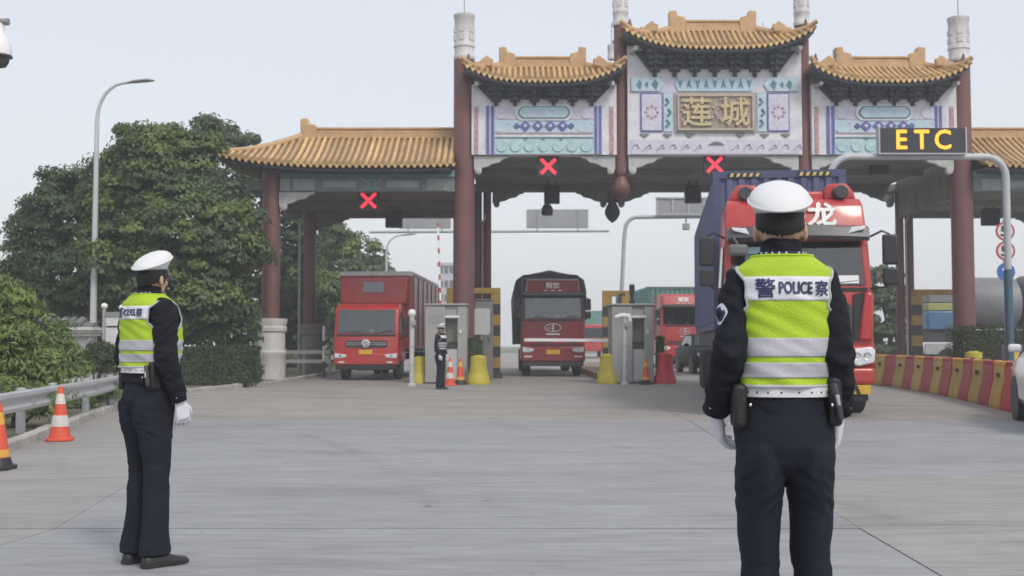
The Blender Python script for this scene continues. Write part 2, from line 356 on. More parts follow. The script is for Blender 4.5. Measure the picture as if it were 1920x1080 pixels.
M_pblue = mat('fascia_pale_blue', (.47, .61, .69), .7, var=.15, scale=4, dirt=.6, dcol=(.36, .44, .58), dscale=2.4, dstretch=(1, 1, 1), bump=.6, bscale=12)
M_teal = mat('fascia_teal', (.44, .62, .66), .7, var=.2, scale=7, dirt=.7, dcol=(.30, .46, .52), dscale=3, dstretch=(1, 1, 1), bump=.6, bscale=12)
M_teald = mat('relief_dark_teal', (.10, .24, .27), .7, var=.3, scale=8)
M_blue = mat('fascia_blue', (.10, .12, .36), .6, var=.2, scale=6, dirt=.3, dcol=(.25, .27, .42))
M_fret = mat('fret_red', (.38, .20, .22), .7, var=.4, scale=16, dirt=.8, dcol=(.62, .55, .57), dscale=5, dstretch=(1, 1, 1))
M_gold = mat('gold_lettering', (.55, .46, .25), .6, var=.3, scale=9, dirt=.5, dcol=(.36, .29, .2), dscale=4, dstretch=(1, 1, 1))
M_plq = mat('plaque_brown', (.33, .265, .22), .7, var=.3, scale=9, bump=.8, bscale=14)
M_beam = mat('beam_grey_green', (.17, .20, .205), .75, var=.15, scale=2, dirt=.3, dcol=(.10, .11, .11))
M_beaml = mat('beam_pale_panel', (.30, .32, .32), .75, var=.15, scale=3, dirt=.3, dcol=(.18, .19, .19))
gate = thing('toll_gate', 'Chinese style toll gate with golden tiled roofs and red-brown columns', 'toll gate', (0, 0, 0))
def gx(x): return P(x, 400, GY).x
def gz(y): return P(960, y, GY).z
def slab(name, m, parent, x0, x1, y0, y1, front, depth, bevel=0):     # px box on the gate front; y grows down
    return MB().box(gx(x0), gx(x1), GY + front, GY + front + depth, gz(y1), gz(y0)).build(name, m, parent, bevel=bevel)

# ---- columns
def column(x, Y, r, z0, z1, name='column'):
    return MB().lathe([(r * 1.01, z0), (r, z0 + .5), (r * .97, z1)], 24, (x, Y, 0)).build(name, M_col, gate)
XC = [gx(505), gx(869), gx(1167), gx(1513), gx(1812)]
XC.append(gx(1812) + (gx(869) - gx(505)))                    # outer right column, past the frame
for x, z0, z1 in ((XC[0], 0, 7.1), (XC[1], 0, gz(108)), (XC[4], 0, gz(112)), (XC[5], 0, 7.1)):
    column(x, GY + .36, .365 if z1 > 8 else .30, z0, z1)
for x in (XC[2], XC[3]): column(x, GY + .36, .235, gz(322), gz(30))
for x in (XC[0] + .1, XC[5] - .1): column(x, BY, .26, 0, 6.6)
for x in (gx(869) + .27, gx(869) + .64, gx(1812) + .2, gx(1812) + .58): column(x, BY, .165, 0, 7.6)
for x in (XC[2] + .3, XC[3] + .2): column(x, BY, .2, 6.9, 9.5)
# drain pipes beside the rear columns
for x in (XC[0] - .28, gx(869) + .455, gx(1812) + .39):
    MB().tube([(x, BY - .16, .0), (x, BY - .16, 6.0), (x + .2, BY - .1, 6.5)], .045, 8).build('drain_pipe', mat('pipe_grey', (.42, .43, .45), .5), gate)
# hanging lotus ends of the short columns
def lotus(x, Y, zt, s, m):
    MB().lathe([(.20 * s, zt + .02), (.24 * s, zt - .05), (.17 * s, zt - .12), (.23 * s, zt - .22), (.32 * s, zt - .42), (.31 * s, zt - .58), (.2 * s, zt - .76), (.08 * s, zt - .86), (.02 * s, zt - .9)], 20, (x, Y, 0)).build('hanging_finial', m, gate)
for x in (XC[2], XC[3]): lotus(x, GY + .36, gz(322), .95, M_col)
for x in (XC[2] + .3, XC[3] + .2): lotus(x, BY, 6.95, .95, M_dou)
# carved white tops
def top(x, Y, zb, zt, r):
    t = MB().lathe([(r * 1.02, zb), (r * 1.06, zb + .04), (r * 1.06, zb + .12), (r * .97, zb + .16), (r * .97, zb + .40), (r * 1.05, zb + .43), (r * 1.05, zb + .50), (r * .98, zb + .54), (r * .97, zt - .16), (r * 1.05, zt - .12), (r * 1.06, zt - .02), (r * .9, zt)], 24, (x, Y, 0)).build('column_top', M_stone, gate)
    for k in range(6):
        a = k * math.pi / 3 + .3
        for dz in (.62, .9):
            if zb + dz + .25 < zt: MB().boxc((x + r * math.cos(a) * .985, Y + r * math.sin(a) * .985, zb + dz + .12), (.03, r * .5, .2), Matrix.Rotation(a, 3, 'Z')).build('carved_relief', M_stone, t)
    MB().tube([(x, Y, zt - .02), (x, Y, zt + .9)], .012, 5).build('lightning_rod', M_dark, t)
top(XC[1], GY + .36, gz(108), gz(22), .345); top(XC[4], GY + .36, gz(112), gz(27), .345)
for x in (XC[2], XC[3]): top(x, GY + .36, gz(44), gz(-62), .26)
for x in (XC[2] + .3, XC[3] + .2): top(x, BY, P(0, 112, BY).z, P(0, 84, BY).z, .16)
# stone bases
M_base = mat('stone_base_white', (.60, .60, .59), .75, var=.12, scale=3, dirt=.4, dcol=(.27, .26, .25), dscale=.8)
def stone_base(x, Y, r, h, m):
    MB().lathe([(r, 0), (r, h * .40), (r * 1.06, h * .42), (r * 1.06, h * .47), (r * .98, h * .49), (r * .96, h * .78), (r * 1.06, h * .80), (r * 1.08, h * .86), (r, h * .88), (r * 1.1, h * .96), (r * 1.1, h), (r * .5, h + .01)], 28, (x, Y, 0)).build('stone_base', m, gate)
stone_base(XC[0] - .06, GY + .3, .58, 2.08, M_base); stone_base(XC[5] + .08, GY + .3, .52, 2.08, M_base)
stone_base(XC[0] + .22, BY, .46, 2.0, mat('stone_base_grey', (.20, .20, .205), .8, var=.15, scale=3, dirt=.3)); stone_base(XC[5] - .1, BY, .46, 2.0, M_base)

# ---- ceilings and beams
def bx(name, m, x0, x1, y0, y1, z0, z1, parent=gate, bevel=0): return MB().box(x0, x1, y0, y1, z0, z1).build(name, m, parent, bevel=bevel)
zc = gz(290)
bx('ceiling_slab', M_soff, XC[1] + .2, XC[4] - .2, GY + .55, BY + .15, zc - .02, zc + .35)
bx('cross_beam', M_soff, XC[1] + .3, XC[4] - .3, GY + 3.0, GY + 3.45, zc - .24, zc - .02)
bx('rear_beam', M_soff, XC[1] - .2, XC[4] + .6, BY - .2, BY + .2, zc - .30, zc - .021)
for x0, x1 in ((XC[0] - .9, XC[1] - .2), (XC[4] + .25, XC[5] + .9)):
    bx('ceiling_slab', M_soff, x0, x1, GY + .5, BY + .15, 6.47, 6.8)
    bx('rear_beam', M_soff, x0, x1, BY - .15, BY + .25, 6.25, 6.468)
    bx('cross_beam', M_soff, x0, x1, GY + 3.4, GY + 3.7, 6.30, 6.468)
for x in (XC[1] - .24, XC[4] + .28): bx('side_beam', M_soff, x - .14, x + .14, GY + .6, BY + .12, 6.3, zc + .2)
# wing frieze: beam with painted panels
def frieze(x0, x1, sgn):
    f = bx('frieze_beam', M_beam, x0, x1, GY + .12, GY + .5, gz(358), gz(318))
    L = x1 - x0; a, b = gz(356), gz(334)
    for u0, u1, m in ((.0, .055, M_beaml), (.075, .20, M_beaml), (.235, .45, M_beam), (.60, .81, M_beam), (.84, .955, M_beaml)):
        if sgn < 0: u0, u1 = 1 - u1, 1 - u0
        p = MB().box(x0 + u0 * L, x0 + u1 * L, GY + .085, GY + .118, a, b).build('painted_panel', m, f, bevel=.01)
        MB().box(x0 + u0 * L + .08, x0 + u1 * L - .08, GY + .06, GY + .084, a + .09, b - .09).build('panel_line', M_beaml, p)
    c = x0 + (.525 if sgn > 0 else .475) * L; h = (b - a) / 2
    for s in (-1, 1):
        q = [(c + s * .30, a), (c + s * .36, a), (c + s * .10, a + h), (c + s * .36, b), (c + s * .30, b), (c + s * .04, a + h)]
        MB().prism(q, 'y', GY + .08, GY + .117).build('painted_chevron', M_beaml, f)
    MB().prism([(c - .26, b), (c + .26, b), (c, a + h + .02)], 'y', GY + .085, GY + .116).build('painted_triangle', M_teald, f)
    MB().prism([(c - .26, a), (c, a + h - .02), (c + .26, a)], 'y', GY + .085, GY + .116).build('painted_triangle', M_teald, f)
    MB().box(x0, x1, GY + .03, GY + .116, gz(331), gz(326)).build('beam_moulding', M_teald, f)
frieze(gx(523), XC[1] - .3, 1); frieze(XC[4] + .3, XC[5] - .3, -1)
# cloud brackets beside the columns
def queti(x, Y, s, z, L, m):
    q = [(0, 0), (L, 0), (L, -.06), (L * .86, -.10), (L * .74, -.22), (L * .55, -.26), (L * .40, -.36), (L * .24, -.40), (L * .2, -.55), (L * .08, -.56), (0, -.44)]
    o = MB().prism([(x + s * a, z + b) for a, b in q], 'y', Y, Y + .16).build('cloud_bracket', m, gate, bevel=.015)
    MB().lathe([(.09, Y - .03), (.12, Y - .01), (.12, Y + .19), (.09, Y + .2)], 14, (x + s * L * .13, 0, z - .5), axis='y').build('bracket_scroll', m, o)
M_que = mat('bracket_pale', (.44, .45, .45), .7, var=.15, scale=5, dirt=.4, dcol=(.24, .25, .26), bump=.5, bscale=16)
zb = zc - .03
for x, s in ((XC[1] + .34, 1), (XC[2] - .22, -1), (XC[2] + .22, 1), (XC[3] - .22, -1), (XC[3] + .22, 1), (XC[4] - .34, -1)): queti(x, GY + .1, s, zb, 1.15, M_que)
for x, s in ((XC[0] + .28, 1), (XC[5] - .28, -1)): queti(x, GY + .15, s, gz(359), 1.2, M_que)
for x, s in ((gx(869) + .85, 1), (XC[2] + .1, -1), (XC[2] + .5, 1), (XC[3], -1), (XC[3] + .4, 1), (gx(1812), -1)): queti(x, BY - .1, s, zc - .302, 1.25, M_soff)
for x, s in ((XC[0] + .36, 1), (XC[5] - .36, -1)): queti(x, BY - .1, s, 6.248, 1.3, M_soff)

# ---- roofs
def roof(xc, hr, he, Yc, run, ze, lift, zr, pitch=.185, r=.062, hips=(1, 1), half=(1, 1), ridge_h=.30, figs=True, back=True, fin=True):
    """hr/he half lengths of ridge and eave; half = build left/right side of the hip"""
    def zev(x): return ze + lift * (min(1, abs(x - xc) / he)) ** 3.2
    def vmin(x): d = abs(x - xc); return 0 if d <= hr else min(1, (d - hr) / (he - hr))
    def zz(x, v): return zr + (zev(x) - zr) * (.72 * v + .28 * math.sin(v * math.pi / 2) if True else v)
    xs0 = xc - (he if half[0] else hr); xs1 = xc + (he if half[1] else hr)
    n = 36; g = MB(); NV = 7
    for sgn in (1, -1):
        vv = []
        for i in range(n + 1):
            x = lerp(xs0, xs1, i / n); a = vmin(x)
            for k in range(NV + 1):
                v = a + (1 - a) * k / NV; vv.append((x, Yc - sgn * run * v, zz(x, v)))
        ff = [(i * (NV + 1) + k, (i + 1) * (NV + 1) + k, (i + 1) * (NV + 1) + k + 1, i * (NV + 1) + k + 1) for i in range(n) for k in range(NV)]
        g.add(vv, ff)
    for s, on in ((-1, half[0]), (1, half[1])):                     # end slopes between the hips
        if not on: continue
        vv = []
        for k in range(NV + 1):
            v = k / NV; x = xc + s * lerp(hr, he, v); z = zz(x, v)
            for j in range(7):
                t = j / 6 * 2 - 1; vv.append((x, Yc + t * run * v, z - .12 * v * (1 - t * t)))
        ff = [(k * 7 + j, k * 7 + j + 1, k * 7 + j + 8, k * 7 + j + 7) for k in range(NV) for j in range(6)]
        g.add(vv, ff)
    ro = g.build('roof', M_pan, gate, smooth=60, recalc=False)
    sol = ro.modifiers.new('thick', 'SOLIDIFY'); sol.thickness = .10; sol.offset = 0
    # one tile rib after another, from the ridge or hip down to the eave
    k = int((xs1 - xs0) / pitch)
    for i in range(k):
        x = xs0 + (i + .5) * (xs1 - xs0) / k; a = vmin(x)
        if a > .93: continue
        vs = [a + (1 - a) * j / 5 for j in range(6)] + [1.025]
        pts = [Vector((x, Yc - run * v, zz(x, min(v, 1)) + .075 - max(0, v - 1) * .3)) for v in vs]
        MB().tube(pts, [r * random.uniform(.95, 1.04) for _ in pts], 7).build('tile_rib', M_tile, ro, smooth=60)
        if back:
            pass
    # drip course under the ribs
    dr = MB()
    for i in range(k):
        x = xs0 + (i + 1.0) * (xs1 - xs0) / k
        if vmin(x) < .95: dr.prism([(x - .075, zev(x) + .03), (x + .075, zev(x) + .03), (x + .04, zev(x) - .07), (x, zev(x) - .10), (x - .04, zev(x) - .07)], 'y', Yc - run * 1.02, Yc - run * .99)
    dr.build('drip_tiles', M_tile, ro)['kind'] = 'stuff'
    # soffit board and rafters
    sf = MB(); n2 = 24; vv = []
    for i in range(n2 + 1):
        x = lerp(xs0 + .1, xs1 - .1, i / n2)
        vv += [(x, Yc - run * .97, zev(x) - .10), (x, Yc - run * .2, zev(x) - .05)]
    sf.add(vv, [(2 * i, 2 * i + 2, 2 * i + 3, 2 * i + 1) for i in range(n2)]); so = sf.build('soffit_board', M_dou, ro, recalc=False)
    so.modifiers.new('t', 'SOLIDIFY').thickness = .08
    # ridge
    q0, q1 = (xc - hr), (xc + hr)
    rb = MB().box(q0, q1, Yc - .16, Yc + .16, zr - .02, zr + .16); rb.box(q0, q1, Yc - .11, Yc + .11, zr + .16, zr + ridge_h); rb.box(q0, q1, Yc - .15, Yc + .15, zr + ridge_h, zr + ridge_h + .08)
    rg = rb.build('ridge', M_ridge, ro, bevel=.02)
    for s, on in ((-1, half[0]), (1, half[1])):
        if not on: continue
        if fin:
            e = xc + s * hr; t = zr
            q = [(e + s * .10, t - .1), (e + s * .12, t + ridge_h + .38), (e - s * .14, t + ridge_h + .40), (e - s * .17, t + ridge_h + .22), (e - s * .42, t + ridge_h + .17), (e - s * .46, t + ridge_h + .02), (e - s * .46, t - .1)]
            MB().prism(q, 'y', Yc - .19, Yc + .19).build('ridge_finial', M_ridge, rg, bevel=.04)
        for fb in (1, -1):
            pts = []
            for j in range(9):
                v = j / 8 * 1.02; x = xc + s * lerp(hr, he, v); pts.append(Vector((x, Yc - fb * run * min(v, 1.0) * .99, zz(xc + s * lerp(hr, he, min(v, 1)), min(v, 1)) + .12 + max(0, v - 1) * 2)))
            hp = MB().tube(pts, [.13, .13, .125, .12, .115, .11, .10, .09, .08], 8).build('hip_ridge', M_ridge, ro, smooth=60)
            if figs and fb > 0:
                for v, h, ty in ((.48, .34, 1), (.34, .2, 0), (.84, .22, 0)):
                    x = xc + s * lerp(hr, he, v); b = Vector((x, Yc - run * v * .99, zz(x, v) + .2))
                    if ty:
                        MB().prism([(b.x - s * .30, b.z - .05), (b.x + s * .26, b.z - .06), (b.x + s * .30, b.z + .12), (b.x + s * .16, b.z + .10), (b.x + s * .05, b.z + h * .6), (b.x - s * .14, b.z + h), (b.x - s * .22, b.z + h * .7), (b.x - s * .34, b.z + h * .62)], 'y', b.y - .09, b.y + .09).build('ridge_beast', M_ridge, hp, bevel=.04)
                    else:
                        MB().lathe([(.07, -.05), (.08, .06), (.04, .12), (.05, .16), (.01, h + .02)], 8, b).build('ridge_figure', M_col, hp)
    return ro
def bay_roof(x0, x1, xr0, xr1, y_mid, y_tip, y_ridge, run=1.25):
    """px: tips x0,x1; ridge xr0..xr1; eave height in the middle, tip height, ridge top height"""
    Yc = GY + .4; Ye = Yc - run
    he = (P(x1, 0, Ye).x - P(x0, 0, Ye).x) / 2; xc = (P(x1, 0, Ye).x + P(x0, 0, Ye).x) / 2
    hr = (P(xr1, 0, Yc).x - P(xr0, 0, Yc).x) / 2; ze = P(0, y_mid, Ye).z + .05
    return roof(xc, hr, he, Yc, run, ze, P(0, y_tip, Ye).z - ze, P(0, y_ridge, Yc).z - .38)
bay_roof(866, 1172, 948, 1098, 153, 116, 107)
bay_roof(1165, 1530, 1268, 1418, 90, 48, 39)
bay_roof(1520, 1820, 1580, 1735, 153, 116, 107)
ZW = P(0, 310, GY - .7).z
wl = P(405, 0, GY - .7).x
for s in (0, 1):
    # wing roofs: the ridge runs into the tall columns
    inner = XC[1] - .3 if s == 0 else XC[4] + .3; outer_r = P(573, 0, GY + 1.6).x if s == 0 else XC[4] + XC[1] - P(573, 0, GY + 1.6).x
    outer_e = wl if s == 0 else XC[4] + XC[1] - wl
    hr_ = abs(inner - outer_r) / 2; xc_ = (inner + outer_r) / 2
    roof(xc_, hr_, abs(outer_e - xc_), GY + 1.6, 2.3, ZW, P(0, 287, GY - .7).z - ZW, P(0, 240, GY + 1.6).z - .38, half=(1, 0) if s == 0 else (0, 1), figs=False, pitch=.21, r=.07)
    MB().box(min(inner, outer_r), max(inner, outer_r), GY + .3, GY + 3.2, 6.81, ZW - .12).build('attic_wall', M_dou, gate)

# ---- fascia panels with their carved decoration
def hexa(x0, x1, y0, y1, c): return [(gx(x0), gz((y0 + y1) / 2)), (gx(x0 + c), gz(y0)), (gx(x1 - c), gz(y0)), (gx(x1), gz((y0 + y1) / 2)), (gx(x1 - c), gz(y1)), (gx(x0 + c), gz(y1))]
def octa(x0, x1, y0, y1, c): return [(gx(x0), gz(y0 + c)), (gx(x0 + c), gz(y0)), (gx(x1 - c), gz(y0)), (gx(x1), gz(y0 + c)), (gx(x1), gz(y1 - c)), (gx(x1 - c), gz(y1)), (gx(x0 + c), gz(y1)), (gx(x0), gz(y1 - c))]
def plate(name, m, parent, poly, f0, f1=0.0, bevel=.012): return MB().prism(poly, 'y', GY + f0, GY + f1).build(name, m, parent, bevel=bevel)
def dougong(x0, x1, ytop, ybot, n, parent):
    zt, z0 = gz(ytop), gz(ybot); w = (gx(x1) - gx(x0)) / n; h = zt - z0
    MB().prism([(gx(x0) - .35, zt), (gx(x0) + .1, z0 + h * .32), (gx(x1) - .1, z0 + h * .32), (gx(x1) + .35, zt)], 'y', GY - .10, GY - .002).build('dark_backing', M_dou, parent)  # added backing; its dark colour joins the brackets into one shaded mass
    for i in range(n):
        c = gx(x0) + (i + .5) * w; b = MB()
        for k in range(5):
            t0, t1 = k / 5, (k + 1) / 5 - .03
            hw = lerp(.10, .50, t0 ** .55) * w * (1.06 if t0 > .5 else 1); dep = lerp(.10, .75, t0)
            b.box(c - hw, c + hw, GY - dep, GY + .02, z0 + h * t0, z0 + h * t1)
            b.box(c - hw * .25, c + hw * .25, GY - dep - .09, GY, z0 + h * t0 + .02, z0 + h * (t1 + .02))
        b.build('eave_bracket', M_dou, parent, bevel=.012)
def side_bay(o):
    X = lambda x: x + o
    wall = MB().box(gx(X(884)), gx(X(1157)), GY, GY + .52, gz(290), gz(158)).build('fascia_wall', M_fas, gate)
    s = lambda nm, m, a, b, y0, y1, f=-.03, bev=0: MB().box(gx(X(a)), gx(X(b)), GY + f, GY - .002, gz(y1), gz(y0)).build(nm, m, wall, bevel=bev)
    for a, b in ((889, 896.5), (1143.5, 1151)): s('fret_strip', M_fret, a, b, 200, 289)
    for a, b in ((911.5, 917), (920.5, 926), (1115, 1120), (1123, 1128.5)): s('blue_strip', M_blue, a, b, 199, 289, -.04)
    for a, b in ((917.6, 920), (1120.6, 1122.6)): s('lilac_strip', M_lil, a, b, 199, 289)
    s('upper_band', M_lil, 926.5, 1114.5, 200, 224); s('middle_band', M_pblue, 926.5, 1114.5, 225, 249, -.034)
    s('white_band', M_fas, 926.5, 1114.5, 250, 260, -.026); s('lower_band', M_teal, 926.5, 1114.5, 261, 289, -.02)
    s('red_line', M_fret, 928, 1113, 249.5, 251.2, -.05); s('dark_line', M_teald, 928, 1113, 257, 258.6, -.05)
    for k in range(3): plate('scallop', M_teald, wall, [(gx(X(986 + k * 33 - 5)), gz(258.7)), (gx(X(986 + k * 33 + 5)), gz(258.7)), (gx(X(986 + k * 33)), gz(264))], -.045, -.022, 0)
    for k in range(7):
        c = 940 + k * 26.5; r = .18; cc = (gx(X(c)), 0, gz(275))
        MB().lathe([(r, GY - .05), (r * .9, GY - .06), (r * .55, GY - .035)], 12, cc, axis='y').build('relief_rosette', M_teal, wall)
    fr = plate('plaque_frame', M_fas, wall, octa(X(966), X(1074), 196, 227, 9), -.07, -.031)
    plate('plaque_edge', M_teald, fr, octa(X(971), X(1069), 200, 223.5, 8), -.085, -.071)
    plate('plaque', M_pblue, fr, octa(X(974), X(1066), 202, 221.5, 7), -.10, -.086)
    for c in (940, 1100): MB().lathe([(.21, GY - .045), (.17, GY - .06), (.1, GY - .033)], 14, (gx(X(c)), 0, gz(212)), axis='y').build('relief_rosette', M_lil, wall)
    for c, r in ((985, 11), (1008.5, 11), (1032, 11), (1055, 11), (969, 6.5), (1071, 6.5)):
        d = [(gx(X(c - r)), gz(236.5)), (gx(X(c)), gz(236.5 - r * .95)), (gx(X(c + r)), gz(236.5)), (gx(X(c)), gz(236.5 + r * .95))]
        dm = plate('diamond', M_blue, wall, d, -.075, -.035)
        if r > 8:
            r = 4; plate('diamond_heart', M_lil, dm, [(gx(X(c - r)), gz(236.5)), (gx(X(c)), gz(236.5 - r)), (gx(X(c + r)), gz(236.5)), (gx(X(c)), gz(236.5 + r))], -.09, -.076)
    for k in range(10):
        c_ = 932 + k * 19.6
        MB().tube([(gx(X(c_ - 6)), GY - .034, gz(243)), (gx(X(c_)), GY - .045, gz(230 if k % 2 else 246)), (gx(X(c_ + 6)), GY - .034, gz(243 - 8 * (k % 2)))], [.012, .026, .01], 6).build('carved_cloud', M_fas, wall) if not 960 < c_ < 1080 else None
    dougong(X(912), X(1128), 160, 199, 6, wall)
    s('bracket_rail', M_dou, 905, 1135, 157, 164, -.5)
    for a, sg in ((890, 1), (1151, -1)):
        MB().tube([(gx(X(a)), GY - .05, gz(163)), (gx(X(a + 8 * sg)), GY - .45, gz(161)), (gx(X(a + 3 * sg)), GY - .62, gz(164))], .07, 8).build('corner_scroll', M_que, wall)
side_bay(0); side_bay(640.5)
wall = MB().box(gx(1178), gx(1506), GY, GY + .52, gz(290), gz(88)).build('fascia_wall', M_fas, gate)
ss = lambda nm, m, a, b, y0, y1, f=-.03, bev=0, par=None: MB().box(gx(a), gx(b), GY + f, GY - .002, gz(y1), gz(y0)).build(nm, m, par or wall, bevel=bev)
ss('lilac_band', M_lil, 1183, 1499, 143, 174, -.02)
for x0, x1, c in ((1184, 1247, 9), (1266, 1418, 7), (1433, 1499, 9)):
    q = [(gx(x0 + (c if x0 > 1200 else 0)), gz(145)), (gx(x1 - (c if x1 < 1480 else 0)), gz(145)), (gx(x1), gz(158.5)), (gx(x1 - (c if x1 < 1480 else 0)), gz(172)), (gx(x0 + (c if x0 > 1200 else 0)), gz(172)), (gx(x0), gz(158.5))]
    pl = plate('teal_panel', M_pblue, wall, q, -.07, -.021)
    if x0 == 1266:
        for k in range(9):
            c_ = 1277 + k * 16.2; u = 1 if k % 2 else -1
            plate('relief_leaf', M_teald, pl, [(gx(c_ - 5), gz(158 + 9 * u)), (gx(c_), gz(158 - 10 * u)), (gx(c_ + 5), gz(158 + 9 * u)), (gx(c_), gz(158 + 4 * u))], -.085, -.071, 0)
    else:
        m_ = (x0 + x1) / 2
        for dx, rr in ((-16, 9), (-2, 6), (14, 10)):
            if x0 > 1400: dx = -dx
            plate('relief_leaf', M_teald, pl, [(gx(m_ + dx - rr * .7), gz(160)), (gx(m_ + dx), gz(160 - rr)), (gx(m_ + dx + rr * .6), gz(157)), (gx(m_ + dx + 2), gz(160 + rr))], -.085, -.071, 0)
for x0, x1 in ((1202, 1243.5), (1440.5, 1482)):
    pf = ss('blue_frame', M_blue, x0, x1, 175, 247, -.05)
    pi = MB().box(gx(x0 + 2.2), gx(x1 - 2.2), GY - .062, GY - .051, gz(244.8), gz(177.2)).build('framed_panel', M_lil, pf)
    for k in range(8):
        a = k * math.pi / 4; cx, cz = gx((x0 + x1) / 2) + .19 * math.cos(a), gz(211) + .19 * math.sin(a)
        MB().lathe([(.05, GY - .075), (.03, GY - .085)], 8, (cx, 0, cz), axis='y').build('petal', M_fret, pi)
for x0, x1 in ((1245.5, 1262), (1421.5, 1438.5)):
    tp = ss('teal_strip', M_pblue, x0, x1, 175, 247, -.05)
    for k in range(3):
        c_ = (x0 + x1) / 2 + (-2, 2, -1)[k]; yy = 192 + k * 20
        MB().tube([(gx(c_ - 3), GY - .055, gz(yy + 6)), (gx(c_ + 3), GY - .06, gz(yy)), (gx(c_ - 2), GY - .055, gz(yy - 7))], .045, 6).build('relief_scroll', M_teald, tp)
fr = ss('name_frame', mat('plaque_frame_tan', (.42, .38, .32), .7, var=.2, scale=6, dirt=.3), 1266, 1418.5, 175, 249, -.08)
pq = MB().box(gx(1270.5), gx(1414), GY - .10, GY - .081, gz(246), gz(179)).build('name_plaque', M_plq, fr)
for b_ in ((1270.5, 1414, 179, 182.5), (1270.5, 1414, 242.5, 246), (1270.5, 1274, 182.6, 242.4), (1410.5, 1414, 182.6, 242.4)):
    MB().box(gx(b_[0]), gx(b_[1]), GY - .16, GY - .101, gz(b_[3]), gz(b_[2])).build('plaque_rim', mat('rim', (.46, .42, .35), .7), pq, bevel=.01)
for i in range(60):
    a = random.random() * 6.28; cx = lerp(1279, 1406, random.random()); cz = lerp(188, 238, random.random())
    MB().tube([(gx(cx), GY - .1, gz(cz)), (gx(cx + 5 * math.cos(a)), GY - .125, gz(cz + 5 * math.sin(a))), (gx(cx + 9 * math.cos(a + .8)), GY - .1, gz(cz + 8 * math.sin(a + .8)))], [.03, .045, .015], 6).build('carved_cloud', mat('carved_cloud', (.46, .41, .37), .75, var=.2, scale=9), pq)
for ch, cx in (('莲', 1307), ('城', 1378)):
    t = text_mb(ch, 1.03, .03, .014, 1.0); t.xf(Matrix.Translation((gx(cx), GY - .15, gz(211))))
    t.build('gold_character', M_gold, pq, smooth=0)
for c in (1209.5, 1252.5, 1294, 1389, 1435, 1475): plate('pendant_triangle', M_beam, wall, [(gx(c - 9), gz(251.5)), (gx(c + 9), gz(251.5)), (gx(c), gz(258.5))], -.05, -.002, 0)
ss('lilac_base', M_lil, 1181, 1503, 262, 288.5, -.018)
for k in range(14):
    c_ = 1192 + k * 23.5
    MB().tube([(gx(c_ - 8), GY - .02, gz(282)), (gx(c_ - 3), GY - .035, gz(272 + 3 * (k % 3))), (gx(c_ + 4), GY - .035, gz(270)), (gx(c_ + 7), GY - .03, gz(277)), (gx(c_ + 1), GY - .022, gz(279))], [.02, .035, .04, .03, .012], 6).build('carved_cloud', M_lil, wall) if abs(c_ - 1344) > 18 else None
plate('bat_emblem', M_beam, wall, [(gx(1330), gz(271.5)), (gx(1336), gz(267.5)), (gx(1344), gz(266)), (gx(1352), gz(267.5)), (gx(1358), gz(271.5)), (gx(1350), gz(270.5)), (gx(1338), gz(270.5))], -.07, -.019, 0)
dougong(1210, 1474, 97, 145, 7, wall)
ss('bracket_rail', M_dou, 1206, 1480, 92, 100, -.5)
for a, sg in ((1184, 1), (1500, -1)):
    MB().tube([(gx(a), GY - .05, gz(99)), (gx(a + 10 * sg), GY - .5, gz(96)), (gx(a + 4 * sg), GY - .68, gz(100))], .08, 8).build('corner_scroll', M_que, wall)
# ================================================================== vehicles (fronts face -Y in their own space)
def wheel(root, x, y, r, w, outer, rim=True):
    t = MB().lathe([(r * .55, -w / 2), (r * .9, -w / 2), (r * .985, -w * .42), (r, -w * .28), (r, w * .28), (r * .985, w * .42), (r * .9, w / 2), (r * .55, w / 2)], 24, (0, 0, 0), axis='x').build('tyre', M_rubber, root, loc=(x, y, r))
    if rim:
        MB().lathe([(r * .56, -w * .4), (r * .56, w * .4), (r * .5, w * .44), (r * .46, w * .3), (r * .2, w * .34), (r * .16, w * .5), (r * .02, w * .5)] if outer > 0 else
                   [(r * .02, -w * .5), (r * .16, -w * .5), (r * .2, -w * .34), (r * .46, -w * .3), (r * .5, -w * .44), (r * .56, -w * .4), (r * .56, w * .4)], 18, axis='x').build('rim', M_steel, t)
    return t
def quadpanel(root, name, m, pts, th=.012, nrm=(0, -1, 0), bevel=.0):
    n = Vector(nrm) * th; k = len(pts); mb = MB(); pts = [Vector(p) for p in pts]
    mb.add([p + n for p in pts] + [p - n * .2 for p in pts], [tuple(range(k)), tuple(range(2 * k - 1, k - 1, -1))] + [(i, (i + 1) % k, (i + 1) % k + k, i + k) for i in range(k)])
    return mb.build(name, m, root, bevel=bevel)
def rr(x0, x1, z0, z1, c):    # rectangle with cut corners, in x,z
    return [(x0 + c, z0), (x1 - c, z0), (x1, z0 + c), (x1, z1 - c), (x1 - c, z1), (x0 + c, z1), (x0, z1 - c), (x0, z0 + c)]
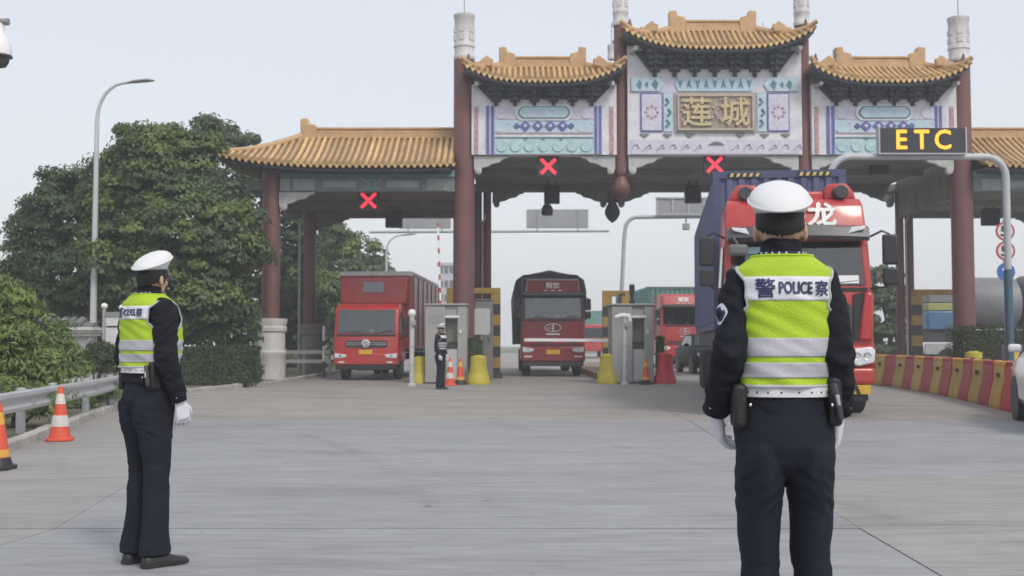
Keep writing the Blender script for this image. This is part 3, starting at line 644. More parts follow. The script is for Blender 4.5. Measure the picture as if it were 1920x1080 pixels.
def make_cab(root, W, z0, zw0, zw1, zt, L, m, rake=.16, taper=.07, brow=None, text=None, tz=None, ts=.3, glass=M_glass, wr=.5):
    """cab shell, windshield, side windows, doors, wipers"""
    def fy(z):                                   # front face y at height z
        return 0 if z <= zw0 else (rake * (z - zw0) / (zw1 - zw0) if z <= zw1 else rake + (z - zw1) / (zt - zw1) * .22)
    prof = [(.06, z0), (0, z0 + .12), (0, zw0), (fy(zw1), zw1), (fy(zt - .12), zt - .12), (fy(zt) + .14, zt), (L, zt), (L, z0 + .35), (L - .1, z0)]
    sh = MB().prism(prof, 'x', -W / 2, W / 2)
    def tp(p):
        x, y, z = p; k = 1 - taper * max(0, (z - zw0) / (zt - zw0)); k *= 1 - .02 * (1 if y < .05 else 0)
        return (x * k, y, z)
    sh.v = [tp(p) for p in sh.v]
    # hollow out the cab behind the windshield, then furnish it
    hw0 = W / 2 * (1 - taper) - .13
    ct_ = MB().prism([(-.6, zw0 + .05), (.3, zw0 + .05), (.5, zw0 - .35), (min(L - .25, 1.6), zw0 - .35), (min(L - .25, 1.6), zw1 + .1), (.4, zw1 + .1), (rake + .1, zw1 - .04), (-.6, zw1 - .04)], 'x', -hw0, hw0)
    cutter = bpy.data.objects.new('cutter', ct_.mesh('cutter')); COL.objects.link(cutter)
    me = evaluated(sh.mesh('cab', m, 0), [('BEVEL', dict(width=.05, segments=2, limit_method='ANGLE', angle_limit=R(20))), ('BOOLEAN', dict(object=cutter, operation='DIFFERENCE', solver='EXACT'))])
    bpy.data.objects.remove(cutter); me.polygons.foreach_set('use_smooth', [True] * len(me.polygons)); me.set_sharp_from_angle(angle=R(35)); cab = obj('cab', me, root)
    M_int = mat('cab_interior', (.07, .07, .075), .8, var=.2); M_seat = mat('seat_cloth', (.16, .165, .18), .85, var=.2, scale=8)
    MB().prism([(.06, zw0 - .3), (.06, zw0 + .02), (.30, zw0 + .10), (.52, zw0 + .04), (.55, zw0 - .3)], 'x', -hw0 + .01, hw0 - .01).build('dashboard', M_int, cab)
    MB().box(-hw0 + .01, hw0 - .01, min(L - .3, 1.5), min(L - .28, 1.53), zw0 - .3, zw1 + .08).build('curtain', mat('curtain', (.10, .10, .11), .9, var=.3, scale=6, stretch=(8, 1, 1)), cab)
    for s in (-1, 1):
        st = MB().boxc((s * hw0 * .55, 1.12, zw0 + .22), (.50, .14, .80), Matrix.Rotation(.12, 3, 'X')).build('seat_back', M_seat, cab, bevel=.05); MB().boxc((s * hw0 * .55, 1.14, zw0 + .72), (.28, .12, .2)).build('headrest', M_seat, st, bevel=.04)
    MB().tube([(hw0 * .55 + .21 * math.cos(a), .62 + .06 * math.sin(a), zw0 + .12 + .19 * math.sin(a)) for a in [k * math.pi / 9 for k in range(18)]], .017, 6, closed=True).build('steering_wheel', M_black, cab)
    for k in range(4): MB().boxc((lerp(-hw0, hw0, (k + .7) / 4.6) , .26, zw0 + .13), (.16 + .05 * (k % 2), .08, .07)).build('dashboard_item', M_white if k % 2 == 0 else M_int, cab, bevel=.01)
    hw = lambda z: W / 2 * (1 - taper * max(0, (z - zw0) / (zt - zw0)))
    a, b = zw0 + .03, zw1 - .02; ia, ib = hw(a) - .13, hw(b) - .12
    ws = quadpanel(root, 'windshield', M_clear, [(-ia, fy(a), a), (ia, fy(a), a), (ib, fy(b), b), (-ib, fy(b), b)], .018, (0, -1, .15), bevel=.01)
    sl = MB()
    for s in (-1, 1): sl.tube([(s * ia * .15 + .1, fy(a) - .035, a - .02), (s * ia * .5 + .1, fy(a + .1) - .045, a + .05), (s * ia * .8 + .1, fy(a + .12) - .04, a + .09)], .012, 5)
    sl.build('wiper', M_black, ws)
    MB().box(-W / 2 + .1, W / 2 - .1, -.012, .0, zw0 - .07, zw0 + .0).build('scuttle_strip', M_black, root)
    for s in (-1, 1):
        d = MB(); x = s * (W / 2 + .004)
        d.add([(s * (hw(z) + .01), y, z) for y, z in ((.22, zw0 + .02), (1.0, zw0 + .02), (1.0, zw1 - .08), (.38, zw1 - .08))] + [(s * (hw(z) - .03), y, z) for y, z in ((.22, zw0 + .02), (1.0, zw0 + .02), (1.0, zw1 - .08), (.38, zw1 - .08))],
              [(0, 1, 2, 3), (7, 6, 5, 4), (0, 1, 5, 4), (1, 2, 6, 5), (2, 3, 7, 6), (3, 0, 4, 7)])
        d.build('side_window', glass, root)
        MB().box(min(x, x + s * .03), max(x, x + s * .03), .95, 1.08, zw0 - .18, zw0 - .14).build('door_handle', M_black, root)
    return cab, fy, hw
def mirror(root, s, x, y, z, h1=.46, h2=.26, w=.24, gap=.05, arm=.3):
    m = MB().boxc((s * (x + arm), y, z), (w, .1, h1)).build('mirror', M_black, root, bevel=.04, seg=3)
    if h2: MB().boxc((s * (x + arm), y, z - h1 / 2 - gap - h2 / 2), (w, .1, h2)).build('lower_mirror', M_black, m, bevel=.035, seg=3)
    MB().tube([(s * (x - .05), y + .1, z + h1 * .45), (s * (x + arm * .5), y, z + h1 * .62), (s * (x + arm), y, z + h1 * .5)], .02, 6).build('mirror_arm', M_black, m)
    MB().tube([(s * (x - .05), y + .1, z - h1 / 2 - h2 - .1), (s * (x + arm * .6), y, z - h1 / 2 - h2 - .08), (s * (x + arm), y, z - h1 / 2 - h2)], .02, 6).build('mirror_arm', M_black, m)
    return m
def lights(root, W, z, w=.36, h=.17, y=-.02, fog=None, inset=.06):
    for s in (-1, 1):
        x1 = s * (W / 2 - inset); x0 = x1 - s * w
        q = [(x0, z - h * .25), (x0, z + h * .2), (x1, z + h / 2), (x1, z - h / 2), (x0 + s * w * .35, z - h / 2)]
        hl = MB().prism(q, 'y', y - .03, y + .06).build('headlight', M_lamp, root, bevel=.02)
        MB().lathe([(.05, y - .045), (.045, y - .05), (.02, y - .04)], 10, ((x0 + x1) / 2, 0, z), axis='y').build('bulb', M_chrome, hl)
        if fog: MB().boxc(((x0 + x1) / 2, y - .01, z - fog), (w * .7, .05, .06)).build('fog_lamp', M_lamp, root, bevel=.01)
def plate_(root, z, y=-.03, w=.44, h=.14): return MB().boxc((0, y - .012, z), (w, .02, h)).build('number_plate', M_plate, root, bevel=.005)
def chassis(root, W, L, z=.75, y0=1.2):
    c = MB()
    for s in (-1, 1): c.box(s * .42 - .05, s * .42 + .05, y0, L, z - .14, z + .14)
    for k in range(4): c.box(-.42, .42, lerp(y0, L, (k + .3) / 4), lerp(y0, L, (k + .3) / 4) + .15, z - .12, z + .1)
    c.box(-.35, .35, .3, 1.3, z - .42, z); c.tube([(-W / 2 + .3, 1.35, z - .25), (W / 2 - .3, 1.35, z - .25)], .09, 8)
    return c.build('chassis', M_dark, root)

# ---- red box lorry in the left lane
def box_lorry():
    r = thing('box_truck', 'red box lorry with a tall red cargo box in the leftmost lane', 'truck', (P(686, 700, 37.6).x, 37.6, 0), R(-2.2))
    W = 2.24; make_cab(r, W, .62, 1.56, 2.42, 2.62, 1.75, M_red, rake=.2, taper=.04)
    MB().box(-W / 2 + .02, W / 2 - .02, -.07, .25, .52, .92).build('bumper', M_red, r, bevel=.05)
    MB().box(-W / 2 + .08, W / 2 - .08, -.03, .3, .36, .53).build('under_bumper', M_black, r, bevel=.03)
    g = MB().prism(rr(-.72, .72, 1.12, 1.36, .05), 'y', -.03, .02).build('grille', M_dark, r, bevel=.01)
    for k in range(2): MB().box(-.68, .68, -.05, -.031, 1.20 + k * .06, 1.225 + k * .06).build('grille_bar', M_chrome, g)
    lg = MB().lathe([(.145, -.05), (.145, -.075), (.115, -.08), (.115, -.052)], 20, (0, 0, 1.245), axis='y').build('emblem', M_chrome, r)
    for s in (1, -1):
        MB().tube([(s * .09, -.07, 1.245 + s * .03), (s * .03, -.075, 1.245 + s * .075), (-s * .05, -.075, 1.245 + s * .03), (s * .02, -.072, 1.245 - s * .01)], [.012, .03, .03, .008], 6).build('emblem_swirl', M_chrome, lg)
    lights(r, W, .84, .40, .17, y=-.075, inset=.06); plate_(r, .96, -.075, .46, .16)
    for s in (-1, 1): MB().boxc((s * .82, -.08, .62), (.2, .04, .05)).build('fog_lamp', M_lamp, r)
    for s in (-1, 1): mirror(r, s, W / 2, .1, 1.95, .4, .22, .2, arm=.2)
    bx_ = MB().box(-1.24, 1.32, 1.9, 11.2, 1.05, 3.72).build('cargo_box', M_redd, r, bevel=.03)
    fr = MB()
    fr.box(-1.25, 1.33, 1.86, 1.93, 3.66, 3.82); fr.box(1.31, 1.35, 1.88, 11.2, 3.66, 3.80); fr.box(-1.27, -1.23, 1.88, 11.2, 3.66, 3.80)
    fr.build('roof_trim', mat('grey_trim', (.56, .55, .54), .6, dirt=.4), bx_, bevel=.01)
    MB().box(-1.2, 1.2, 1.5, 1.88, 2.63, 3.6).build('wind_deflector', M_redd, r, bevel=.06)
    MB().box(-.36, .36, 1.47, 1.498, 3.05, 3.42).build('vent_panel', mat('blue_grey_panel', (.16, .17, .23), .6), r)
    for k in range(7): MB().box(1.322, 1.35, 2.2 + k * 1.45, 2.26 + k * 1.45, 1.1, 3.64).build('side_post', M_redd, bx_)
    MB().box(-1.2, 1.28, 2.0, 11.1, .95, 1.04).build('bed', M_dark, bx_)
    chassis(r, W, 10.8)
    for y in (1.3, 8.2):
        for s in (-1, 1): wheel(r, s * .92, y, .46, .27, s)
    for s in (-1, 1): wheel(r, s * .60, 8.2, .46, .25, s, False)
    return r
box_lorry()

# ---- dark red tarpaulin lorry in the middle lane
def text_part(name, body, size, m, parent, x, y, z, off=.012, ext=.008, sx=1.0, tilt=0.0):
    t = text_mb(body, size, ext, off, sx); t.xf(Matrix.Translation((x, y, z)) @ Matrix.Rotation(-tilt, 4, 'X')); return t.build(name, m, parent, smooth=0)
def faw_emblem(root, z, y, s=1.0):
    e = MB(); n = 20
    e.tube([(.30 * s * math.cos(a), y - .01, z + .15 * s * math.sin(a)) for a in [2 * math.pi * k / n for k in range(n)]], .02 * s, 6, closed=True)
    e.boxc((0, y - .01, z), (.035 * s, .03, .26 * s))
    for q in (-1, 1): e.tube([(q * .03 * s, y - .01, z + .06 * s), (q * .14 * s, y - .012, z + .03 * s), (q * .22 * s, y - .01, z - .06 * s)], .014 * s, 5); e.tube([(q * .03 * s, y - .01, z - .02 * s), (q * .13 * s, y - .012, z - .06 * s)], .014 * s, 5)
    return e.build('emblem', M_chrome, root)
def faw_lorry(label, loc, rz, m, dark_brow):
    r = thing('lorry', label, 'truck', loc, rz)
    W = 2.42; cab, fy, hw = make_cab(r, W, .62, 2.16, 3.16, 3.74, 2.2, m, rake=.14, taper=.05)
    br = quadpanel(r, 'roof_brow', m, [(-1.02, fy(3.2) - .02, 3.2), (1.02, fy(3.2) - .02, 3.2), (.98, fy(3.6) - .02, 3.64), (-.98, fy(3.6) - .02, 3.64)], .02)
    if dark_brow:
        for z_a, z_b, xa, xb in ((3.17, 3.72, -1.17, 1.17), (2.2, 3.17, -1.19, -1.05), (2.2, 3.17, 1.05, 1.19)):
            k_ = 0 if xb - xa > 1 else 1
            quadpanel(r, 'black_surround', M_black, [(xa, fy(z_a) - .004, z_a), (xb, fy(z_a) - .004, z_a), (xb * (1 if k_ else .97), fy(z_b) - .004, z_b), (xa * (1 if k_ else .97), fy(z_b) - .004, z_b)], .012)
        MB().tube([(-1.0, fy(3.22) - .05, 3.22), (-.97, fy(3.62) - .05, 3.66), (.97, fy(3.62) - .05, 3.66), (1.0, fy(3.22) - .05, 3.22)], .014, 6).build('chrome_edge', M_chrome, br)
    text_part('lettering', '解放', .27, M_white, br, 0, fy(3.45) - .06, 3.45, off=.006, tilt=.36)
    for k in (-.28, 0, .28): MB().boxc((k, fy(3.24) - .05, 3.25), (.14, .03, .035)).build('marker_lamp', M_lamp, br)
    vz = MB().prism([(-.02, 3.0), (-.20, 3.06), (-.18, 3.18), (.12, 3.18)], 'x', -1.16, 1.16).build('sun_visor', mat('visor_smoke', (.05, .052, .055), .3), r, bevel=.02)
    MB().prism(rr(-.98, .98, 1.38, 2.06, .1), 'y', -.025, .02).build('front_panel', m, r, bevel=.015)
    lw = MB().prism(rr(-.86, .86, 1.16, 1.36, .05), 'y', -.04, .02).build('grille', M_dark, r)
    for k in range(3): MB().box(-.84, .84, -.055, -.041, 1.18 + k * .06, 1.205 + k * .06).build('grille_bar', M_redd, lw)
    faw_emblem(r, 1.84, -.035)
    MB().boxc((0, -.04, 1.6), (.5, .02, .05)).build('badge', M_chrome, r)
    MB().box(-W / 2, W / 2, -.10, .3, .56, 1.15).build('bumper', m, r, bevel=.07, seg=3)
    MB().box(-W / 2 + .06, W / 2 - .06, -.05, .3, .40, .57).build('under_bumper', M_dark, r, bevel=.03)
    lights(r, W, 1.02, .42, .2, y=-.10, fog=.26); plate_(r, .93, -.11, .52, .17)
    for s in (-1, 1): mirror(r, s, W / 2, .05, 2.72, .44, .26, .22, arm=.12)
    for s in (-1, 1):
        for k in range(3): MB().box(min(s * 1.0, s * 1.2), max(s * 1.0, s * 1.2), .3, .8, .62 + .36 * k, .66 + .36 * k).build('step', M_black, r)
    chassis(r, W, 12.5, .85, 1.5)
    for y in (1.45, 8.6, 9.9):
        for s in (-1, 1): wheel(r, s * .98, y, .5, .32, s)
    return r, W
r, W = faw_lorry('dark red lorry with black tarpaulin behind the lowered barrier arm', (P(1037, 700, 41.8).x, 41.8, 0), R(.6), M_redd, True)
tp_ = MB(); rings = []
for y, k in ((2.35, .985), (2.5, 1), (6, 1.0), (9, .995), (12.4, 1)):
    rings.append([(x * k + .02 * math.sin(y * 3 + x), y, z + .03 * math.sin(y * 2 + x * 3)) for x, z in ((-1.36, 1.2), (-1.40, 2.3), (-1.45, 3.3), (-1.36, 3.75), (-1.08, 3.95), (-.5, 4.02), (0, 4.14), (.5, 4.03), (1.08, 3.95), (1.36, 3.75), (1.45, 3.3), (1.40, 2.3), (1.36, 1.2))])
tp_.loft(rings); M_tarp = mat('tarpaulin_black', (.032, .038, .044), .65, var=.25, bump=.5, bscale=5, dirt=.3, dcol=(.10, .10, .10))
tb = tp_.build('tarpaulin', M_tarp, r, smooth=60)
MB().loft([[(x, y, z) for x, z in ((-1.05, 3.95), (-.5, 4.05), (0, 4.17), (.5, 4.06), (1.05, 3.95), (0, 3.96))] for y in (2.45, 12.3)]).build('grey_cover', mat('tarp_grey', (.30, .30, .31), .8, var=.2, scale=5, bump=.4), tb)
rp = MB()
for k in range(8): rp.tube([(-1.39, 2.8 + k * 1.3, 1.2), (-1.43, 3.0 + k * 1.3, 3.3), (-1.07, 3 + k * 1.3, 3.97), (0, 3.1 + k * 1.3, 4.2), (1.07, 3 + k * 1.3, 3.97), (1.43, 3 + k * 1.3, 3.3), (1.39, 2.8 + k * 1.3, 1.2)], .015, 5)
rp.build('tie_rope', M_dark, tb)
# ---- red lorry with a green container, further back
r, W = faw_lorry('red lorry carrying a green container behind the right kiosk', (P(1284, 690, 55.5).x, 55.5, 0), R(2.5), M_red, False)
def container(root, x, y0, L, z0, W, H, m, mdark, name='container'):
    c = MB().box(x - W / 2, x + W / 2, y0, y0 + L, z0, z0 + H).build(name, m, root)
    n = 9; fw = W - .3
    for k in range(n):
        a = x - fw / 2 + k * fw / n; MB().prism([(a + .03, y0 - .001), (a + .07, y0 - .05), (a + fw / n - .07, y0 - .05), (a + fw / n - .03, y0 - .001)], 'z', z0 + .16, z0 + H - .14).build('front_corrugation', m, c)
    for s in (-1, 1):
        side = MB(); q = int(L / .28)
        for k in range(q):
            b = y0 + .15 + k * (L - .3) / q; xx = x + s * W / 2
            side.prism([(xx + s * .001, b + .03), (xx + s * .045, b + .07), (xx + s * .045, b + .18), (xx + s * .001, b + .22)], 'z', z0 + .16, z0 + H - .14)
        side.build('side_corrugations', m, c)
        xa, xb = x + s * (W / 2 - .09), x + s * (W / 2 + .055)
        MB().box(min(xa, xb), max(xa, xb), y0 - .055, y0 + .12, z0, z0 + H + .01).build('corner_post', mdark, c)
    MB().box(x - W / 2 - .05, x + W / 2 + .05, y0 - .06, y0 + .08, z0 + H - .13, z0 + H + .015).build('top_rail', mdark, c)
    MB().box(x - W / 2 - .05, x + W / 2 + .05, y0 - .058, y0 + .08, z0 - .01, z0 + .15).build('bottom_rail', mdark, c)
    return c
M_green = mat('container_teal', (.10, .26, .235), .6, var=.2, scale=1.5, dirt=.35, dcol=(.15, .17, .16)); M_greend = mat('container_teal_dark', (.07, .16, .15), .6, var=.2)
container(r, -.12, 2.7, 12.0, 1.45, 2.6, 2.75, M_green, M_greend)
MB().box(-1.1, 1.1, 2.6, 14.5, 1.15, 1.43).build('trailer_bed', M_dark, r)

# ---- big red tractor with blue container, right lane
HX = 4.93; HY = 19.15
big = thing('container_truck', 'large red tractor unit hauling a dark blue container past the foreground officer', 'truck', (HX, HY, 0), R(-7.5))
W = 2.56
cab, fy, hw = make_cab(big, W, .62, 2.22, 3.06, 3.82, 2.3, M_red, rake=.12, taper=.09)
MB().box(-W / 2 + .02, W / 2 - .02, -.14, .4, .56, .86).build('bumper', M_red, big, bevel=.07, seg=3)
MB().box(-W / 2, W / 2, -.11, .35, .862, 1.22).build('lamp_panel', M_red, big, bevel=.06, seg=3)
MB().prism(rr(-.92, .92, 1.1, 2.0, .12), 'y', -.035, .02).build('grille', M_dark, big, bevel=.01)
for k in range(5): MB().box(-.86, .86, -.06, -.036, 1.2 + k * .16, 1.27 + k * .16).build('grille_bar', M_black, big, bevel=.01)
for s in (-1, 1):
    q = [(s * .84, .90), (s * .80, 1.02), (s * .90, 1.16), (s * 1.18, 1.21), (s * 1.26, 1.15), (s * 1.25, .94), (s * 1.0, .875)]
    hl = MB().prism(q, 'y', -.165, -.05).build('headlight', M_lamp, big, bevel=.03, seg=3)
    for dx in (.96, 1.13): MB().lathe([(.075, -.17), (.07, -.18), (.03, -.165)], 12, (s * dx, 0, 1.04), axis='y').build('projector', M_chrome, hl)
    MB().prism([(s * 1.0, 1.32), (s * 1.24, 1.30), (s * 1.27, 2.12), (s * 1.12, 2.16)], 'y', -.09, .05).build('corner_deflector', M_red, big, bevel=.05, seg=3)
    MB().prism([(s * .93, 1.3), (s * 1.0, 1.3), (s * 1.1, 2.14), (s * .94, 2.1)], 'y', -.045, .03).build('corner_vent', M_black, big)
    for k in range(3): MB().box(min(s * 1.05, s * 1.3), max(s * 1.05, s * 1.3), .35, .9, .55 + .36 * k, .6 + .36 * k).build('step', M_black, big)
    MB().lathe([(.11, -.06), (.13, .0), (.09, .06)], 12, (s * .83, fy(3.7) + .12, 3.93), axis='y').build('air_horn', M_dark, big)
    # roof fairing: two shoulders with a lower middle
    q = [(s * .55, 3.80), (s * 1.12, 3.80), (s * 1.08, 3.95), (s * .95, 4.12), (s * .60, 4.10)]
    MB().prism(q, 'y', fy(3.82) + .25, 1.9).build('roof_fairing', M_red, big, bevel=.06, seg=3)
    MB().lathe([(.10, fy(3.8) + .14), (.12, fy(3.8) + .18), (.11, fy(3.8) + .26)], 14, (s * .80, 0, 3.93), axis='y').build('roof_lamp', M_dark, big)
MB().prism([(-.56, 3.80), (.56, 3.80), (.56, 3.98), (-.56, 3.98)], 'y', fy(3.82) + .3, 1.9).build('roof_fairing_middle', M_red, big, bevel=.04)
vis = MB(); rings = []
for k in range(13):
    x = -1.19 + 2.38 * k / 12; b = .10 * (1 - (x / 1.19) ** 2); zc_ = 3.16 - .03 * (x / 1.19) ** 2
    rings.append([(x, .06 - b * .2, zc_ + .16), (x, -.16 - b, zc_ + .10), (x, -.22 - b, zc_ - .06), (x, -.15 - b, zc_ - .12), (x, .05, zc_ - .06)])
vis.loft(rings); vs_ = vis.build('sun_visor', mat('visor_grey', (.07, .074, .08), .4, var=.15), big, smooth=50)
for s in (-1, 1): MB().prism([(s * .82, 3.13), (s * 1.10, 3.20), (s * 1.12, 3.26), (s * .88, 3.24)], 'y', -.26, -.18).build('visor_lamp', M_lamp, vs_, bevel=.01)
for ch, x in (('乘', -.06), ('龙', .46)): text_part('lettering', ch, .46, M_white, big, x, fy(3.52) - .035, 3.52, off=.016, ext=.012, sx=1.1, tilt=.285)
for s in (-1, 1): mirror(big, s, W / 2, -.10, 2.86, .52, .30, .26, arm=.26)
cm = MB().boxc((-1.02, -.30, 2.86), (.34, .2, .2)).build('front_mirror', mat('mirror_grey', (.12, .12, .125), .5), big, bevel=.06, seg=3)
MB().tube([(-1.15, .0, 3.15), (-1.1, -.26, 3.08), (-1.02, -.3, 2.95)], .025, 6).build('mirror_arm', M_dark, cm)
MB().boxc((.72, fy(2.36) - .04, 2.36), (.62, .008, .14), Matrix.Rotation(-.14, 3, 'X')).build('permit_sticker', M_white, big)
MB().boxc((-.75, fy(2.88) - .045, 2.88), (.5, .008, .12), Matrix.Rotation(-.14, 3, 'X')).build('permit_sticker', mat('sticker_blue', (.35, .5, .62), .4), big)
hz = MB().box(-1.18, 1.18, -.13, -.10, .40, .555).build('hazard_strip', M_yel, big)
for k in range(12):
    a = -1.14 + k * .19; sg = 1 if k < 6 else -1
    MB().prism([(a, .405), (a + .07, .405), (a + .07 + sg * .06, .55), (a + sg * .06, .55)], 'y', -.135, -.1305).build('hazard_chevron', M_black, hz)
MB().box(-1.15, 1.15, -.08, .2, .28, .40).build('under_bumper', M_black, big, bevel=.03)
M_cont = mat('container_navy', (.075, .095, .20), .55, var=.2, scale=1.2, dirt=.35, dcol=(.14, .14, .17)); M_contd = mat('container_navy_dark', (.06, .075, .16), .55, var=.2)
ct = container(big, 0.0, 2.75, 12.2, 1.55, 2.46, 3.12, M_cont, M_contd)
M_ylt = mat('hazard_yellow', (.6, .5, .18), .6)
for s in (-1, 1):
    hp_ = MB().box(min(s * .35, s * 1.0), max(s * .35, s * 1.0), 2.675, 2.688, 4.56, 4.64).build('height_marking', M_black, ct)
    for k in range(5):
        a = min(s * .35, s * 1.0) + .04 + k * .125; MB().prism([(a, 4.565), (a + .06, 4.565), (a + .09, 4.635), (a + .03, 4.635)], 'y', 2.668, 2.6745).build('marking_stripe', M_ylt, hp_)
MB().box(-1.15, 1.15, 2.5, 14.8, 1.2, 1.53).build('trailer_bed', M_dark, big)
chassis(big, W, 14, .9, 1.5)
for y in (1.45, 4.6, 5.95, 12.0, 13.3):
    for s in (-1, 1): wheel(big, s * (1.15 if y < 2 else 1.02), y, .52, .34, s)

# ---- cars
def car(label, loc, rz, m, suv=1.0):
    r = thing('car', label, 'car', loc, rz)
    W = 1.84; L = 4.55
    sec = [(0.0, .42, .72, .70), (.10, .36, .82, .84), (.5, .28, .92, .90), (1.15, .26, 1.00, .92), (2.6, .26, 1.02, .92), (3.9, .28, 1.02, .90), (4.4, .34, .98, .84), (4.55, .45, .85, .74)]
    rings = []
    for y, zl, zh, hw in sec:
        zh *= suv
        rings.append([(-hw * .9, y, zl), (hw * .9, y, zl), (hw, y, zl + .12), (hw, y, (zl + zh) / 2), (hw * .97, y, zh - .10), (hw * .88, y, zh), (0, y, zh + .02), (-hw * .88, y, zh), (-hw * .97, y, zh - .10), (-hw, y, (zl + zh) / 2), (-hw, y, zl + .12)])
    body = MB().loft(rings).build('body', m, r, smooth=45, bevel=.02)
    zt = 1.48 * suv; gb = []
    for y, z, hw in ((1.05, 1.0 * suv, .78), (1.75, zt - .06, .62), (2.4, zt, .63), (3.5, zt - .05, .62), (4.2, 1.03 * suv, .74)):
        gb.append([(-hw - (.13 if z > 1.2 * suv else 0), y, .98 * suv), (-hw, y, z), (hw, y, z), (hw + (.13 if z > 1.2 * suv else 0), y, .98 * suv)])
    MB().loft(gb).build('roof', m, r, smooth=30, bevel=.04)
    quadpanel(r, 'windshield', M_glass, [(-.72, 1.10, 1.03 * suv), (.72, 1.10, 1.03 * suv), (.58, 1.70, zt - .09), (-.58, 1.70, zt - .09)], .015, (0, -.8, .6))
    for s in (-1, 1):
        quadpanel(r, 'side_window', M_glass, [(s * .755, 1.5, 1.04 * suv), (s * .755, 2.5, 1.04 * suv), (s * .645, 2.45, zt - .09), (s * .65, 1.9, zt - .12)], .012, (s, 0, .3))
        quadpanel(r, 'side_window', M_glass, [(s * .755, 2.56, 1.04 * suv), (s * .75, 3.6, 1.04 * suv), (s * .645, 3.3, zt - .12), (s * .645, 2.52, zt - .09)], .012, (s, 0, .3))
        q = [(s * .42, .62), (s * .80, .64), (s * .84, .76), (s * .70, .80), (s * .44, .72)]
        MB().prism([(a, b * suv) for a, b in q], 'y', .0, .16).build('headlight', M_lamp, r, bevel=.02)
        MB().boxc((s * .98, 1.45, 1.06 * suv), (.2, .12, .13)).build('mirror', m, r, bevel=.04)
        for y in (.9, 3.65):
            wheel(r, s * .80, y, .335, .22, s)
            MB().lathe([(.39, -.02), (.39, .02)], 20, (s * .905, y, .345), axis='x').build('wheel_arch', M_black, r)
        MB().prism([(s * .5, .78 * suv), (s * .85, .76 * suv), (s * .85, .9 * suv), (s * .55, .92 * suv)], 'y', 4.42, 4.56).build('tail_lamp', mat('tail_red', (.35, .02, .02), .2), r)
    MB().prism(rr(-.55, .55, .50 * suv, .68 * suv, .06), 'y', -.02, .1).build('grille', M_black, r, bevel=.01)
    MB().boxc((0, -.02, .44), (.44, .02, .13)).build('number_plate', mat('plate_blue', (.04, .09, .35), .4), r)
    return r
car('dark car in the lane beside the red lorry with the green container', (P(1342, 690, 45.5).x, 45.0, 0), R(3), mat('car_black', (.008, .009, .011), .5, spec=.12, var=.15), 1.12)
car('white car cut off by the right edge in front of the plastic barriers', (8.55 + .88, 19.0, 0), math.pi - R(16), mat('car_white', (.72, .73, .74), .25, coat=.6, var=.04, dirt=.15, dcol=(.4, .38, .35)), 1.12)

# ---- grey tanker crossing behind the right columns
tk = thing('tanker_truck', 'grey tanker lorry with blue and lime front standing behind the right columns', 'truck', (P(1860, 640, 52).x, 52, 0), 0)
M_tank = mat('tank_grey', (.19, .20, .215), .5, var=.15, scale=1, dirt=.3, dcol=(.16, .16, .17))
def tank(x0, x1, zc_, r_, M_tank=M_tank):
    t = MB().lathe([(.2, x0 - .28), (r_ * .6, x0 - .22), (r_ * .92, x0 - .08), (r_, x0 + .05), (r_, x1), (r_ * .9, x1 + .1), (.3, x1 + .2)], 28, (0, 0, zc_), axis='x').build('tank', M_tank, tk)
    for k in range(2): MB().lathe([(r_ + .012, 0), (r_ + .012, .05)], 28, (lerp(x0, x1, (k + .8) / 2.6), 0, zc_), axis='x').build('tank_band', M_tank, t)
    return t
tank(-1.2, .9, 3.15, 1.18); tank(1.35, 6.5, 3.15, 1.25, mat('tank_dark', (.10, .105, .115), .5, var=.15, scale=1))
MB().box(-1.6, 6.6, -.7, .7, 1.3, 1.75).build('frame', M_dark, tk)
for x in (-.6, 3.6, 4.9):
    for s in (-1, 1):
        MB().lathe([(.25, -.16), (.48, -.16), (.52, -.1), (.52, .1), (.48, .16), (.25, .16)], 20, (x, s * .95, .52), axis='y').build('tyre', M_rubber, tk)
MB().box(-3.35, -1.5, -1.0, 1.0, 2.75, 3.1).build('lime_panel', mat('lime_paint', (.30, .32, .11), .5), tk, bevel=.05)
MB().box(-3.4, -1.5, -1.05, 1.05, 1.85, 2.745).build('cab', mat('cab_blue', (.05, .14, .26), .45, coat=.3), tk, bevel=.08)
MB().box(-3.3, -1.5, -.95, .95, 3.105, 3.6).build('cab_top', M_tank, tk, bevel=.06)
MB().box(-3.3, -1.5, -.9, .9, 1.3, 1.845).build('cab_underside', M_dark, tk)
MB().box(-3.45, -1.4, -.9, -.75, .75, 1.25).build('side_guard', M_steel, tk)
for s in (-1, 1): MB().lathe([(.25, -.16), (.48, -.16), (.52, -.1), (.52, .1), (.48, .16), (.25, .16)], 20, (-2.4, s * .85, .52), axis='y').build('tyre', M_rubber, tk)
# ================================================================== people (own space: feet at the origin, facing +Y)
M_skin = mat('skin', (.47, .30, .22), .5, var=.10, scale=14, spec=.4)
M_hair = mat('hair_black', (.012, .011, .011), .6, var=.3, scale=60, bump=.8, bscale=220)
M_jack = mat('uniform_jacket', (.0105, .012, .019), .82, var=.25, scale=9, bump=.35, bscale=240, spec=.25)
M_trou = mat('uniform_trousers', (.0125, .0145, .024), .85, var=.2, scale=7, bump=.3, bscale=260, spec=.25)
M_vest = mat('hi_vis_lime', (.39, .57, .035), .66, var=.08, scale=5, bump=.30, bscale=170, spec=.3)
M_reflc = mat('reflective_chest', (.66, .67, .73), .5, var=.05, scale=14, bump=.15, bscale=120)
M_refl = mat('reflective_tape', (.43, .43, .48), .42, var=.05, scale=14, bump=.15, bscale=120)
M_pipe = mat('vest_piping', (.42, .43, .45), .6, var=.1)
M_navy = mat('lettering_navy', (.022, .030, .10), .6, var=.2)
M_cap = mat('cap_white', (.68, .69, .71), .7, var=.03, scale=6, bump=.12, bscale=260)
